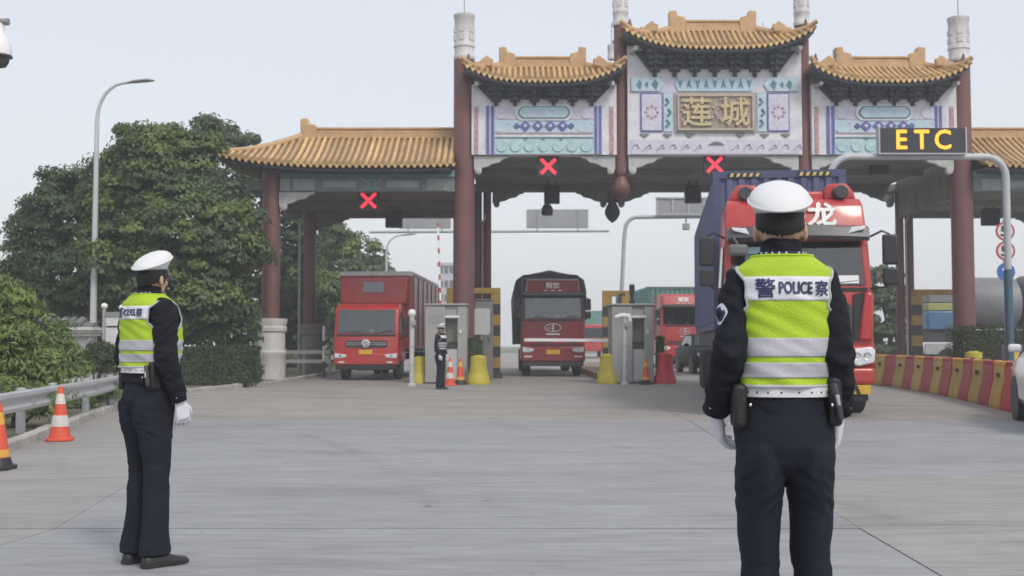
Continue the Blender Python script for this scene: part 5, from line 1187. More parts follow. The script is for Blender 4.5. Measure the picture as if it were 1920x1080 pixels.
# traffic cones
def cone(label, loc, h_, kind, rz=0):
    r = thing('traffic_cone', label, 'traffic cone', loc, rz, 'red traffic cones'); R0 = .135 * h_ / .7
    rad = lambda t: lerp(R0, .028, t)
    MB().lathe([(rad(t) , .04 + t * (h_ - .04)) for t in (0, .25, .5, .75, 1)] + [(.012, h_ + .005)], 24).build('cone', M_orange, r)
    q = .165 * h_ / .7; MB().prism(rr(-q, q, -q, q, .05), 'z', 0, .04).build('base', M_orange if kind == 'white' else M_black, r, bevel=.008)
    for t0, t1 in ((.22, .44), (.66, .86)) if kind == 'white' else ((.14, .26), (.66, .86)):
        MB().lathe([(rad(t0) + .0035, .04 + t0 * (h_ - .04)), (rad(t1) + .0035, .04 + t1 * (h_ - .04))], 24).build('reflective_band', M_reflw if kind == 'white' else M_refly, r)
    if kind != 'white': MB().lathe([(R0 + .02, .04), (rad(.13) + .005, .04 + .13 * (h_ - .04))], 24).build('rubber_foot', M_black, r)
    return r
p = G(-5, 880); cone('red cone with yellow bands and black foot at the left edge', p, .66, 'yellow')
p = G(112, 826); cone('orange cone with two pale bands beside the guardrail', p, .70, 'white', .3)
p = G(838, 727); cone('red cone right beside the small officer', (p.x, 33.2, 0), .82, 'white', .2)
p = G(863, 725); cone('red cone at the right-hand corner of the left kiosk', (P(863, 700, 34.0).x, 34.0, 0), .80, 'yellow')
cone('red cone in front of the right kiosk beside the red barrel', (P(1211, 700, 34.0).x, 34.0, 0), .80, 'yellow', .1)
# crash barrels
def barrel(label, px, Y, h_, rr0, m):
    r = thing('crash_barrel', label, 'barrel', (P(px, 700, Y).x, Y, 0), group='plastic crash barrels')
    b = MB().lathe([(rr0 * 1.3, 0), (rr0 * 1.32, .08), (rr0 * 1.08, h_ * .33), (rr0 * .95, h_ * .5), (rr0 * .86, h_ * .74), (rr0 * .88, h_ * .78), (rr0 * .86, h_ * .98), (rr0 * .7, h_)], 20).build('drum', m, r)
    MB().lathe([(rr0 * .5, h_), (rr0 * .45, h_ + .03)], 16).build('lid', m, b)
    for z in (.42, .80): MB().lathe([(rr0 * (1.02 if z < .5 else .885), h_ * z), (rr0 * (1.0 if z < .5 else .885), h_ * z + .05)], 20).build('rib', m, b)
M_by = mat('barrel_yellow', (.50, .43, .05), .55, var=.15, dirt=.35, dcol=(.25, .2, .08), scale=3); M_br = mat('barrel_red', (.55, .035, .055), .5, var=.12, dirt=.25, dcol=(.28, .08, .08))
barrel('dull yellow barrel tucked behind the left side of the left kiosk', 788, 35.2, .82, .27, M_by)
barrel('yellow crash barrel right of the left kiosk under the green shrub', 897, 34.3, .86, .29, M_by)
barrel('olive yellow crash barrel left of the right kiosk', 1139, 34.9, .90, .27, M_by)
barrel('bright red crash barrel beside the right kiosk', 1247, 34.9, .95, .27, M_br)
# striped portal frames on the islands
def portal(label, x0, x1, Y, h_, posts=(1, 1)):
    r = thing('striped_frame', label, 'frame', (0, 0, 0), group='black and yellow striped island frames')
    for s, x in ((0, x0), (1, x1)):
        if not posts[s]: continue
        n = 8
        for k in range(n): MB().box(x - .17, x + .17, Y - .13, Y + .13, h_ * k / n + (.2 if k == 0 else 0), h_ * (k + 1) / n - .002).build('stripe_block', M_yelf if k % 2 else M_yelblk, r)
        MB().box(x - .25, x + .25, Y - .2, Y + .2, 0, .2).build('foot', M_dark, r)
    MB().box(x0 - .17, x1 + .17, Y - .13, Y + .13, h_, h_ + .20).build('top_beam', M_yelf, r, bevel=.01)
    return r
xa = P(930, 0, 40).x; portal('striped frame standing behind the left kiosk and tall column', P(848, 0, 40).x, xa, 40.0, 3.05)
xb = P(1136, 0, 40).x; portal('narrow striped frame rising behind the left side of the right kiosk', xb, xb + .62, 40.0, 2.95, (1, 1))
portal('striped frame among the double columns on the right', P(1704, 0, 43).x - .2, P(1785, 0, 43).x, 42.2, 3.1)
# machine cabinets on the left island
def cabinet(label, x, Y, w_, d_, h_, m):
    r = thing('control_cabinet', label, 'cabinet', (x, Y, 0)); MB().box(-w_ / 2, w_ / 2, 0, d_, 0, h_).build('body', m, r, bevel=.02)
    MB().box(-w_ / 2 + .05, w_ / 2 - .05, -.012, 0, .15, h_ - .1).build('door', m, r, bevel=.005); MB().boxc((w_ * .3, -.03, h_ * .5), (.03, .03, .12)).build('handle', M_black, r); MB().box(-w_ / 2 - .03, w_ / 2 + .03, -.04, d_ + .02, h_, h_ + .04).build('top', m, r)
cabinet('tall dark grey cabinet beside the striped post', P(908, 0, 38.5).x, 38.4, .62, .9, 2.75, mat('cabinet_grey', (.19, .19, .20), .6, dirt=.3))
xs = P(903, 0, 37.9).x
sb = thing('notice_board', 'pale blank board fixed beside the tall left column', 'board', (xs, 37.9, 0)); MB().prism(rr(-.30, .30, 1.55, 2.45, .06), 'y', 0, .05).build('panel', mat('board_pale', (.48, .50, .51), .6), sb); MB().tube([(0, .08, 0), (0, .08, 2.3)], .04, 8).build('post', M_steel, sb)
# barrier arms
def arm_barrier(label, base, tip, gate_r, n):
    r = thing('boom_barrier', label, 'barrier', base, group='red and white boom barriers')
    MB().box(-.17, .17, -.15, .25, 0, 1.02).build('housing', M_kiosk, r, bevel=.02); d = Vector(tip) - Vector(base) - Vector((0, -.2, 1.35)); p0 = Vector((0, -.2, 1.35))
    MB().boxc((0, -.17, 1.2), (.2, .08, .36)).build('pivot', M_dark, r)
    a = d.normalized(); u = Vector((0, 1, 0)); v_ = a.cross(u); Mx = Matrix((a, u, v_)).transposed()
    for k in range(n):
        t0, t1 = (k / n, (k + .72) / n) if n == 7 else (k / n, (k + .62) / n)
        for m_, a_, b_ in (((M_white, t0, t1), (M_red, t1, (k + 1) / n)) if n != 7 else ((M_white, k / n, (k + 1) / n),)): MB().boxc(p0 + d * ((a_ + b_) / 2), (d.length * (b_ - a_) - .002, .05, .10 if n == 7 else .065), Mx).build('arm_section', m_, r)
        if n == 7 and k % 2 == 0: MB().boxc(p0 + d * ((k + .5) / n) - v_ * .07 * (1 if v_.z > 0 else -1), (d.length / n, .045, .035), Mx).build('red_edge', M_red, r)
q = P(983, 637, 37.3); arm_barrier('lowered red and white boom across the middle lane', (P(1165, 700, 37.3).x, 37.3, 0), q, None, 7)
q = P(821, 417, 36.6); arm_barrier('raised red and white boom standing upright beside the left tall column', (P(829, 700, 36.6).x, 36.6, 0), q, None, 9)
# clipped shrubs on the islands are in the vegetation part
# ---- ETC gantry
EY = 27.0
et = thing('toll_sign_gantry', 'grey pipe gantry carrying the ETC board on the right', 'gantry', (0, 0, 0))
M_pipeg = mat('gantry_grey', (.44, .46, .49), .45, var=.1, dirt=.25, dcol=(.3, .3, .31)); M_pipeb = mat('gantry_blue', (.045, .10, .15), .5, var=.15)
z1 = P(0, 294, EY).z; xl, xr_ = P(1556, 300, EY).x, P(1879, 0, EY).x
def arch(xl, xr_, zt, rad): 
    pts = [Vector((xl, EY, 2.2))]
    for k in range(7): a = math.pi - k / 6 * math.pi / 2; pts.append(Vector((xl + rad + rad * math.cos(a), EY, zt - rad + rad * math.sin(a))))
    for k in range(7): a = math.pi / 2 - k / 6 * math.pi / 2; pts.append(Vector((xr_ - rad + rad * math.cos(a), EY, zt - rad + rad * math.sin(a))))
    return pts + [Vector((xr_, EY, 3.06))]
MB().tube(arch(xl, xr_, z1, .5), .085, 12).build('arch_pipe', M_pipeg, et, smooth=80)
for x, zb_, m_ in ((xr_, 3.06, M_pipeb), (xl, 2.2, M_pipeb)):
    MB().tube([(x, EY, 0), (x, EY, zb_)], .098, 12).build('lower_post', m_, et); MB().lathe([(.22, 0), (.22, .03), (.11, .06), (.11, .3)], 12, (x, EY, 0)).build('base_plate', M_dark, et)
x0, x1 = P(1640, 0, EY).x, P(1798, 0, EY).x; za, zb_ = P(0, 287, EY - .2).z, P(0, 240, EY - .2).z
bd2 = MB().box(x0, x1, EY - .22, EY - .02, za, zb_).build('sign_board', mat('etc_board', (.028, .033, .042), .6, var=.15), et, bevel=.01)
fr = MB(); fr.box(x0 - .03, x0, EY - .235, EY - .02, za - .03, zb_ + .02); fr.box(x1, x1 + .03, EY - .235, EY - .02, za - .03, zb_ + .02); fr.box(x0, x1, EY - .235, EY - .02, za - .03, za - .001)
fr.build('board_frame', M_pipeg, bd2)
for ch, px in (('E', 1680), ('T', 1717), ('C', 1756)):
    t = text_mb(ch, .66, .006, .012, .92); t.xf(Matrix.Translation((P(px, 0, EY).x, EY - .232, (za + zb_) / 2 + .02))); t.build('lit_letter', M_leda, bd2, smooth=0)
for k in range(3): MB().box(lerp(x0, x1, (k + .5) / 3) - .03, lerp(x0, x1, (k + .5) / 3) + .03, EY - .05, EY + .06, za - .12, za).build('clamp', M_pipeg, bd2)
# ---- round signs on their own post
SY = 33.0; sp = thing('sign_post', 'post with two red-ringed 5 signs over a blue arrow sign', 'traffic sign', (P(1873, 0, SY).x, SY, 0))
MB().tube([(0, 0, 0), (0, 0, P(0, 412, SY).z)], .045, 10).build('post', M_steel, sp)
M_sw = mat('sign_white', (.66, .66, .67), .5, var=.05); M_sr = mat('sign_red', (.38, .05, .08), .5, var=.1); M_sb = mat('sign_blue', (.03, .12, .42), .5, var=.1)
for py, kind in ((434, '5'), (471, '5'), (510, 'arrow')):
    z = P(0, py, SY).z
    if kind == '5':
        d_ = MB().lathe([(.285, -.08), (.285, -.06)], 28, (0, 0, z), axis='y').build('round_sign', M_sr, sp); MB().lathe([(.225, -.086), (.225, -.081)], 28, (0, 0, z), axis='y').build('sign_face', M_sw, d_)
        t = text_mb('5', .42, .003, .012); t.xf(Matrix.Translation((-.05, -.092, z))); t.build('numeral', M_black, d_, smooth=0)
    else:
        d_ = MB().lathe([(.27, -.08), (.27, -.06)], 28, (0, 0, z), axis='y').build('round_sign', M_sb, sp)
        a = MB(); a.prism([(-.13, .03), (-.13, -.03), (.06, -.03), (.06, -.10), (.18, 0), (.06, .10), (.06, .03)], 'y', -.09, -.081); a.xf(Matrix.Translation((-.02, 0, z)) @ Matrix.Rotation(R(45), 4, 'Y')); a.build('arrow', M_sw, d_)
# ---- plastic water barriers
bl_ = [G(1632, 718.5), G(1700, 727), G(1760, 737), G(1820, 749), G(1880, 763), G(1930, 776), G(1990, 792)]
bp_ = walk(bl_, 1.0)
prof = [(-.24, 0), (.24, 0), (.24, .08), (.20, .30), (.13, .56), (.12, .88), (.10, .92), (-.10, .92), (-.12, .88), (-.13, .56), (-.20, .30), (-.24, .08)]
M_wr = mat('barrier_red', (.56, .035, .05), .5, var=.12, scale=2, dirt=.4, dcol=(.22, .08, .08), dscale=1.0, objvar=.12); M_wy = mat('barrier_yellow', (.72, .45, .04), .5, var=.12, scale=2, dirt=.5, dcol=(.26, .2, .09), dscale=1.0, objvar=.12)
mes = {}
nb = len(bp_) - 1; order = ['', 'second', 'third', 'fourth', 'fifth', 'sixth', 'seventh', 'eighth', 'ninth', 'tenth', 'eleventh', 'twelfth', 'thirteenth', 'fourteenth', 'fifteenth', 'sixteenth', 'seventeenth', 'eighteenth', 'nineteenth', 'twentieth']
cnt = [0, 0]
for k, (a, b) in enumerate(zip(bp_, bp_[1:])):
    d = b - a; ye = k % 2; cnt[ye] += 1
    lab = ('%s %s water barrier from the big truck end of the row' % ('first' if cnt[ye] == 1 else order[cnt[ye] - 1], 'yellow' if ye else 'red'))
    r = thing('water_barrier', lab, 'barrier', (a.x, a.y, 0), math.atan2(d.y, d.x) + random.uniform(-.02, .02), 'red and yellow plastic water barriers')
    if ye not in mes:
        mes[ye] = [MB().prism(prof, 'x', .006, d.length - .006).mesh('shell', M_wy if ye else M_wr),
                   [MB().box(.12 + q_ * .2, .20 + q_ * .2, -.135, -.118, .83, .895).mesh('reflector', M_refly if ye else M_sr) for q_ in range(4)],
                   MB().box(.38, .62, -.155, -.128, .60, .68).mesh('print', M_yelblk if ye else M_sw), MB().lathe([(.05, .92), (.05, .945), (.02, .95)], 10, (.5, 0, 0)).mesh('cap', M_black)]
    sh_ = obj('shell', mes[ye][0], r, bevel=.015)
    for q_ in mes[ye][1]: obj('reflector', q_, sh_)
    if ye: obj('printed_mark', mes[ye][2], sh_)
    obj('filler_cap', mes[ye][3], sh_)
# yellow/black chevron block and blocks behind the barriers
cb_ = thing('chevron_barrier', 'low black and yellow slanted stripe barrier behind the water barriers', 'barrier', (P(1862, 0, 30).x, 30, 0)); MB().box(0, 2.3, 0, .3, 0, 1.22).build('block', M_yelblk, cb_, bevel=.03)
for k in range(6): MB().prism([(.05 + k * .38, .05), (.22 + k * .38, .05), (.56 + k * .38, 1.19), (.39 + k * .38, 1.19)], 'y', -.006, -.001).build('yellow_stripe', M_yel, cb_) if k < 5 else None
barrel('yellow crash barrel at the foot of the right tall column', 1826, 33.0, 1.0, .28, M_by)
# ---- guardrail
gr = thing('guardrail', 'steel W-beam guardrail along the left verge', 'guardrail', (0, 0, 0))
gl = [G(-120, 868), G(38, 821), G(110, 800), G(160, 785), G(205, 769), G(236, 761)]
gl = [Vector((-5.9, 6.5, 0))] + gl
Wp = [(.0, .62), (-.045, .60), (-.05, .555), (-.012, .50), (-.012, .47), (-.05, .415), (-.045, .37), (.0, .345), (.006, .348), (-.036, .372), (-.040, .413), (.0, .468), (.0, .502), (-.040, .557), (-.036, .598), (.006, .617)]
rings = []
for i, p in enumerate(gl):
    d = (gl[min(i + 1, len(gl) - 1)] - gl[max(i - 1, 0)]).normalized(); nn = Vector((d.y, -d.x, 0))         # towards the road
    rings.append([p - nn * (a * 1.6) + Vector((0, 0, z + .03)) + nn * .10 for a, z in Wp])
gm = mat('rail_steel', (.52, .54, .56), .38, metal=.35, var=.1, scale=3, dirt=.4, dcol=(.33, .33, .32), dscale=.8)
for i in range(len(rings) - 1): MB().loft(rings[i:i + 2]).build('rail_beam', gm, gr, smooth=50)
pp = [G(-100, 862), G(38, 821), G(97, 802), G(160, 784), G(205, 769), G(233, 762)]
for p in pp:
    po = MB().lathe([(.06, -.1), (.06, .62), (.066, .625), (.066, .66), (.03, .67)], 14, (0, 0, 0)).build('post', gm, gr, loc=p)
    MB().box(.0, .12, -.07, .07, .40, .58).build('spacer', gm, po); MB().lathe([(.02, 0), (.02, .03)], 8, (.17, 0, .49), axis='x').build('bolt', M_steel, po)
# ---- street lamps and dome camera
def lamp(label, px, py_top, Y, h_px, arm):
    b = P(px, 600, Y); zt = P(px, py_top, Y).z; r = thing('street_lamp', label, 'street lamp', (b.x, Y, 0))
    pts = [Vector((0, 0, 0)), Vector((0, 0, zt * .5)), Vector((0, 0, zt * .86))]; n = 8
    for k in range(1, n + 1): t = k / n; pts.append(Vector((arm * (t ** 2.1), 0, zt * .86 + zt * .135 * math.sin(t * math.pi / 2))))
    MB().tube(pts, [.115, .085, .065] + [lerp(.06, .035, k / n) for k in range(n)], 12).build('pole', mat('lamp_pole', (.50, .52, .55), .45, var=.08, dirt=.2), r, smooth=80)
    e = pts[-1]; MB().tube([e + Vector((-.1, 0, -.01)), e + Vector((.15, 0, .03)), e + Vector((.55, 0, .07)), e + Vector((.75, 0, .06))], [.04, .11, .12, .05], 12, sq=.45).build('luminaire', mat('luminaire_grey', (.30, .31, .33), .5), r)
    MB().lathe([(.2, 0), (.2, .04), (.14, .08), (.13, .5)], 12).build('base', M_steel, r)
lamp('tall curved street lamp in front of the big tree on the left', 175, 152, 33.0, 0, .95)
lamp('far thin street lamp beyond the gate left of the tall column', 724, 440, 62, 0, .9)
DY = 11.0; p = P(4, 98, DY); dc = thing('dome_camera', 'white dome surveillance camera at the top left edge', 'camera', (p.x, DY, p.z))
MB().lathe([(.02, .30), (.035, .29), (.035, .20), (.06, .16), (.10, .09), (.112, .0), (.112, -.03), (.10, -.035)], 18, (-.02, 0, .0)).build('shell', M_white, dc)
MB().lathe([(.118, -.035), (.118, -.05), (.09, -.06), (.085, -.10), (.06, -.145), (.02, -.16)], 18, (-.02, 0, 0)).build('dome', mat('dome_dark', (.05, .055, .06), .15), dc)
MB().tube([(.06, 0, .31), (-3.2, 0, .25)], .035, 10).build('arm', mat('arm_grey', (.25, .25, .27), .5), dc); MB().tube([(-3.2, 0, -p.z), (-3.2, 0, .7)], .09, 12).build('pole', M_steel, dc)
# ---- notice board and tiled garden wall on the left
NY = 25.0
nb_ = thing('notice_board', 'white notice board between two ball topped posts behind the left officer', 'board', (0, 0, 0))
for px, zt_ in ((206, 577), (239, 580)):
    x = P(px, 0, NY).x; po = MB().tube([(x, NY, 0), (x, NY, P(0, zt_, NY).z)], .04, 10).build('post', M_steel, nb_); MB().ell((x, NY, P(0, zt_ - 3, NY).z), (.075, .075, .07), 12, 8).build('ball', M_white, po)
x0, x1 = P(210, 0, NY).x, P(237, 0, NY).x; pl = MB().box(x0, x1, NY - .03, NY + .03, P(0, 692, NY).z, P(0, 587, NY).z).build('panel', mat('notice_white', (.58, .58, .60), .5, var=.08, scale=6), nb_)
MB().box(x0 - .01, x1 + .01, NY - .05, NY + .05, P(0, 594, NY).z, P(0, 585, NY).z).build('header', mat('header_grey', (.25, .25, .26), .5), pl); MB().box(x0 + .02, x1 - .02, NY - .036, NY - .031, P(0, 614, NY).z, P(0, 611, NY).z).build('printed_line', M_black, pl)
WY = 28.5
gw = thing('garden_wall', 'white garden wall with a grey tiled coping and panelled end pillar', 'wall', (0, 0, 0)); X = lambda px: P(px, 0, WY).x; Z = lambda py: P(0, py, WY).z
M_ww = mat('wall_white', (.56, .56, .56), .8, var=.1, scale=2, dirt=.4, dcol=(.3, .3, .29)); M_gt = mat('grey_tile', (.15, .15, .16), .8, var=.25, scale=5, objvar=.2, dirt=.4, dcol=(.3, .3, .28))
MB().box(X(-60), X(152), WY + .05, WY + .29, 0, Z(628)).build('wall', M_ww, gw); pi = MB().box(X(150), X(183), WY - .05, WY + .4, 0, Z(630)).build('pillar', M_ww, gw)
MB().box(X(155), X(178), WY - .07, WY - .051, Z(685), Z(634)).build('pillar_panel', mat('panel_grey', (.30, .30, .32), .8), pi)
for k, (e, a, b) in enumerate(((.10, 630, 625), (.16, 624.7, 620), (.22, 619.7, 614))): MB().box(X(148) - e, X(183) + e * .6, WY - .06 - e, WY + .41 + e, Z(a), Z(b)).build('pillar_cap', M_ww, pi, bevel=.01)
MB().box(X(-60), X(147), WY - .03, WY + .37, Z(627.7), Z(618)).build('coping', M_ww, gw, bevel=.01)
tpt_ = [X(-55) + k * .215 for k in range(int((X(186) - X(-55)) / .215))]
for x in tpt_: MB().tube([(x, WY - .22, Z(610)), (x, WY + .17, Z(601) + .03), (x, WY + .56, Z(610))], .085, 8).build('coping_tile', M_gt, gw)
MB().prism([(WY - .2, Z(614.5) ), (WY + .54, Z(614.5)), (WY + .17, Z(604))], 'x', X(-60), X(186)).build('tile_bed', M_gt, gw)
# ---- far guard fence left of the lorry
fg = thing('lane_fence', 'low white and grey rail fence left of the red box lorry', 'fence', (0, 0, 0))
for z in (.5, .85): MB().box(P(535, 0, 42.5).x, P(625, 0, 42.5).x, 42.5, 42.56, z, z + .14).build('rail', M_white, fg)
for px in (540, 575, 622): x = P(px, 0, 42.5).x; MB().box(x - .05, x + .05, 42.57, 42.67, 0, 1.05).build('post', M_steel, fg)
x = P(613, 0, 41).x; bp1 = thing('marker_post', 'white striped marker post left of the red box lorry', 'post', (x, 41, 0)); MB().tube([(0, 0, 0), (0, 0, 2.1)], .055, 10).build('post', M_dark, bp1)
for k in range(2): MB().lathe([(.058, .6 + k * .75), (.058, 1.15 + k * .75)], 10).build('white_band', M_white, bp1)
# ---- sign gantries beyond the gate
g1 = thing('sign_gantry', 'pipe gantry with two grey sign backs beyond the gate', 'gantry', (0, 0, 0)); Y1 = 58.0
X = lambda px, Y=Y1: P(px, 0, Y).x; Z = lambda py, Y=Y1: P(0, py, Y).z
MB().tube([(X(695), Y1, Z(435)), (X(1140), Y1, Z(433))], .075, 10).build('crossbar', M_pipeg, g1); MB().tube([(X(866), Y1, 0), (X(866), Y1, Z(425))], .16, 12).build('mast', M_pipeg, g1)
for a, b, c_, d_ in ((752, 846, 428, 396), (988, 1101, 427, 393)):
    s_ = MB().box(X(a), X(b), Y1 - .06, Y1 - .02, Z(c_), Z(d_)).build('sign_back', M_panel, g1)
    MB().box(X(a) - .06, X(b) + .06, Y1 - .02, Y1 + .0, Z(c_ + 1), Z(d_ - 1.5)).build('sign_edge', M_white, s_)
    for k in range(3): MB().box(lerp(X(a), X(b), (k + .5) / 3) - .03, lerp(X(a), X(b), (k + .5) / 3) + .03, Y1 - .1, Y1 - .061, Z(435), Z(d_)).build('stiffener', M_panel, s_) if k != 1 else None
g2 = thing('sign_gantry', 'curved pipe gantry with a framed board and hanging lamp above the right kiosk', 'gantry', (0, 0, 0)); Y2 = 52.0
X = lambda px: P(px, 0, Y2).x; Z = lambda py: P(0, py, Y2).z
pts = [Vector((X(1160), Y2, 0)), Vector((X(1163), Y2, Z(545))), Vector((X(1168), Y2, Z(450)))] + [Vector((X(1170 + 22 * (1 - math.cos(t))), Y2, Z(432 - 25 * math.sin(t)))) for t in [k * math.pi / 12 for k in range(7)]] + [Vector((X(1420), Y2, Z(405)))]
MB().tube(pts, .095, 10).build('pipe', M_pipeg, g2, smooth=80)
s_ = MB().box(X(1228), X(1345), Y2 - .14, Y2 - .1, Z(403), Z(372)).build('board', M_panel, g2)
for k in range(5): x = lerp(X(1228), X(1345), k / 4); MB().box(x - .04, x + .04, Y2 - .18, Y2 - .141, Z(404), Z(371)).build('frame_bar', M_pipeg, s_)
for py in (403, 372): MB().box(X(1226), X(1347), Y2 - .2, Y2 - .181, Z(py) - .04, Z(py) + .04).build('frame_rail', M_pipeg, s_)
l_ = MB().boxc((X(1283), Y2, Z(425)), (.32, .25, .30)).build('hanging_lamp', M_panel, g2, bevel=.03); MB().tube([(X(1283), Y2, Z(405)), (X(1283), Y2, Z(418))], .03, 6).build('lamp_stem', M_dark, l_)
# ---- far pale buildings
def building(label, px0, px1, py, Y, rows, cols, m):
    x0, x1 = P(px0, 0, Y).x, P(px1, 0, Y).x; zt = P(0, py, Y).z; r = thing('building', label, 'building', ((x0 + x1) / 2, Y, 0)); hw = (x1 - x0) / 2
    MB().box(-hw, hw, 0, 14, 0, zt).build('wall', m, r); MB().box(-hw - .3, hw + .3, -.3, 14.3, zt, zt + .5).build('parapet', m, r)
    for i in range(rows):
        for j in range(cols):
            x = lerp(-hw, hw, (j + .5) / cols); z = zt * (i + .45) / rows; w2 = hw / cols * .7
            wd = MB().box(x - w2, x + w2, -.06, -.02, z, z + zt / rows * .5).build('window', M_glass, r)
M_far1 = mat('far_building', (.40, .43, .48), .8, var=.1)
building('pale office block far beyond the gate left of the tall column', 824, 862, 498, 190, 6, 4, M_far1)
fl = thing('lorry', 'tiny distant red lorry between the right kiosk and striped post', 'truck', (P(1114, 640, 92).x, 92, 0)); fc = MB().box(-1.2, 1.2, 0, 2, .6, 2.8).build('cab', M_red, fl, bevel=.1); MB().box(-1.25, 1.25, 2.3, 9, 1.0, 4.0).build('cargo', M_green, fl); MB().box(-1.0, 1.0, -.02, .0, 1.7, 2.5).build('windshield', M_glass, fl)
for s in (-1, 1): wheel(fl, s * .95, 1.0, .5, .3, s, False); wheel(fl, s * .95, 7.0, .5, .3, s, False)
# ================================================================== vegetation
def leafmat(name, col, isl=.30, tr=.34): return mat(name, col, .55, var=.28, scale=.9, island=isl, transl=tr, spec=.35)
M_leaf = leafmat('leaf_camphor', (.110, .165, .070)); M_leafl = leafmat('leaf_light', (.165, .225, .075)); M_leafd = leafmat('leaf_dark', (.082, .128, .066)); M_leafo = leafmat('leaf_oleander', (.215, .300, .090), .4, .35); M_hedge = leafmat('leaf_hedge', (.075, .108, .046)); M_fart = leafmat('leaf_far', (.105, .150, .075))
M_bark = mat('bark', (.09, .075, .06), .9, var=.3, scale=6, bump=.6, bscale=20)
def leaves(centers, normals, L, Wd, mi=0, up=.25):
    """one folded leaf (two triangles) per centre"""
    n = len(centers); rnd = np.random.normal(size=(n, 3)); ax = rnd - normals * (rnd * normals).sum(1, keepdims=True) * .55; ax[:, 2] += up; ax /= np.linalg.norm(ax, axis=1, keepdims=True) + 1e-9
    sd_ = np.cross(ax, normals + .35 * np.random.normal(size=(n, 3))); sd_ /= np.linalg.norm(sd_, axis=1, keepdims=True) + 1e-9
    fl_ = (np.cross(sd_, ax) * normals).sum(1, keepdims=True) < 0; sd_ = np.where(fl_, -sd_, sd_)
    s = np.random.uniform(.65, 1.3, (n, 1)); a = ax * L * s; b = sd_ * Wd * s; nn = np.cross(sd_, ax) * (Wd * .3) * s
    V = np.stack([centers - a * .5, centers + b * .5 + nn, centers + a * .5, centers - b * .5 + nn], 1).reshape(-1, 3)
    i = np.arange(n) * 4; Fc = np.concatenate([np.stack([i, i + 1, i + 2], 1), np.stack([i, i + 2, i + 3], 1)]); return V, Fc
def np_mesh(name, V, Fc, mats, idx=None, nrm=None):
    me = bpy.data.meshes.new(name); me.vertices.add(len(V)); me.vertices.foreach_set('co', V.astype(np.float32).ravel()); k = len(Fc)
    me.loops.add(k * 3); me.loops.foreach_set('vertex_index', Fc.astype(np.int32).ravel()); me.polygons.add(k); me.polygons.foreach_set('loop_start', np.arange(k, dtype=np.int32) * 3)
    for m in mats: me.materials.append(m)
    if idx is not None: me.polygons.foreach_set('material_index', idx.astype(np.int32))
    me.update(); me.validate()
    if nrm is not None:
        me.polygons.foreach_set('use_smooth', [True] * k); me.normals_split_custom_set_from_vertices(nrm.astype(np.float32))
    return me
def crown(blobs, clumps, per, L, Wd, rad=.42, fill=.32):
    C = []; N = []; T = []
    vol = np.array([b[3] * b[4] + b[4] * b[5] + b[3] * b[5] for b in blobs]); vol = vol / vol.sum()
    for b, f in zip(blobs, vol):
        k = max(3, int(clumps * f)); d = np.random.normal(size=(k, 3)); d /= np.linalg.norm(d, axis=1, keepdims=True)
        rr_ = np.where(np.random.rand(k) < fill, np.random.uniform(.3, .8, k), np.random.uniform(.84, 1.06, k))[:, None]
        c = np.array(b[:3]) + d * rr_ * np.array(b[3:6]); keep = np.ones(k, bool)
        for b2 in blobs:
            if b2 is b: continue
            q = (c - np.array(b2[:3])) / np.array(b2[3:6]); keep &= (q ** 2).sum(1) > .55
        c, d = c[keep], d[keep]
        for ci, di in zip(c, d):
            R_ = rad * random.uniform(.6, 1.35); n = int(per * random.uniform(.6, 1.3)); u = np.random.normal(size=(n, 3)); u /= np.linalg.norm(u, axis=1, keepdims=True); u[:, 2] = np.where(u[:, 2] < -.2, -u[:, 2] * .6, u[:, 2])
            p = ci + u * (R_ * np.random.uniform(.55, 1.05, (n, 1))) * np.array([1, 1, .75]); C.append(p); nn = u * .7 + di * .3 + np.array([0, 0, .25]); N.append(nn / np.linalg.norm(nn, axis=1, keepdims=True)); T.append(np.full(n, random.random()))
    return np.concatenate(C), np.concatenate(N), np.concatenate(T)
def tree(name, label, base, blobs, clumps, per, mats, L=.16, Wd=.075, rad=.42, tr=.2, group='broadleaf trees', lightfrac=.4):
    r = thing(name, label, 'tree', base, 0, group); C, N, T = crown(blobs, clumps, per, L, Wd, rad)
    V, Fc = leaves(C, N, L, Wd); idx = np.where(T < lightfrac, 1, np.where(T > .8, 2, 0)); idx = np.concatenate([idx, idx])  # paler clumps put highlights into the leaf colour
    fn = np.cross(V[1::4] - V[0::4], V[2::4] - V[0::4]); fn /= np.linalg.norm(fn, axis=1, keepdims=True) + 1e-9; fn *= np.sign((fn * N).sum(1, keepdims=True)); nb2 = N * .75 + fn * .35; nb2 /= np.linalg.norm(nb2, axis=1, keepdims=True)
    obj('crown', np_mesh('crown', V, Fc, mats, idx, np.repeat(nb2, 4, 0)), r)
    zt = min(b[2] - b[5] * .3 for b in blobs); zt = max(zt, 1.2)
    tk_ = MB().tube([(0, 0, -.1), (.03, .02, zt * .35), (-.04, 0, zt * .7), (0, 0, zt)], [tr * 1.25, tr, tr * .85, tr * .7], 10); t_ = tk_.build('trunk', M_bark, r, smooth=80)
    lm = MB()
    for b in blobs[:9]:
        c = Vector(b[:3]); lm.tube([(0, 0, zt * .8), Vector((0, 0, zt)).lerp(c, .45) + Vector((0, 0, .15)), c], [tr * .55, tr * .33, tr * .12], 7)
    lm.build('limbs', M_bark, t_, smooth=80)
    return r
def blobs_px(rows, Y, x0):   # (px, py, rpx, depth offset, squash): crown lobes at real depth around the trunk
    s = F / Y; out = []
    for px, py, rp, dy, sq in rows:
        p = P(px, py, Y); out.append((p.x - x0, dy, p.z, rp / s, rp / s * .95, rp / s * sq))
    return out
TY = 34.5
x0 = P(345, 0, TY).x
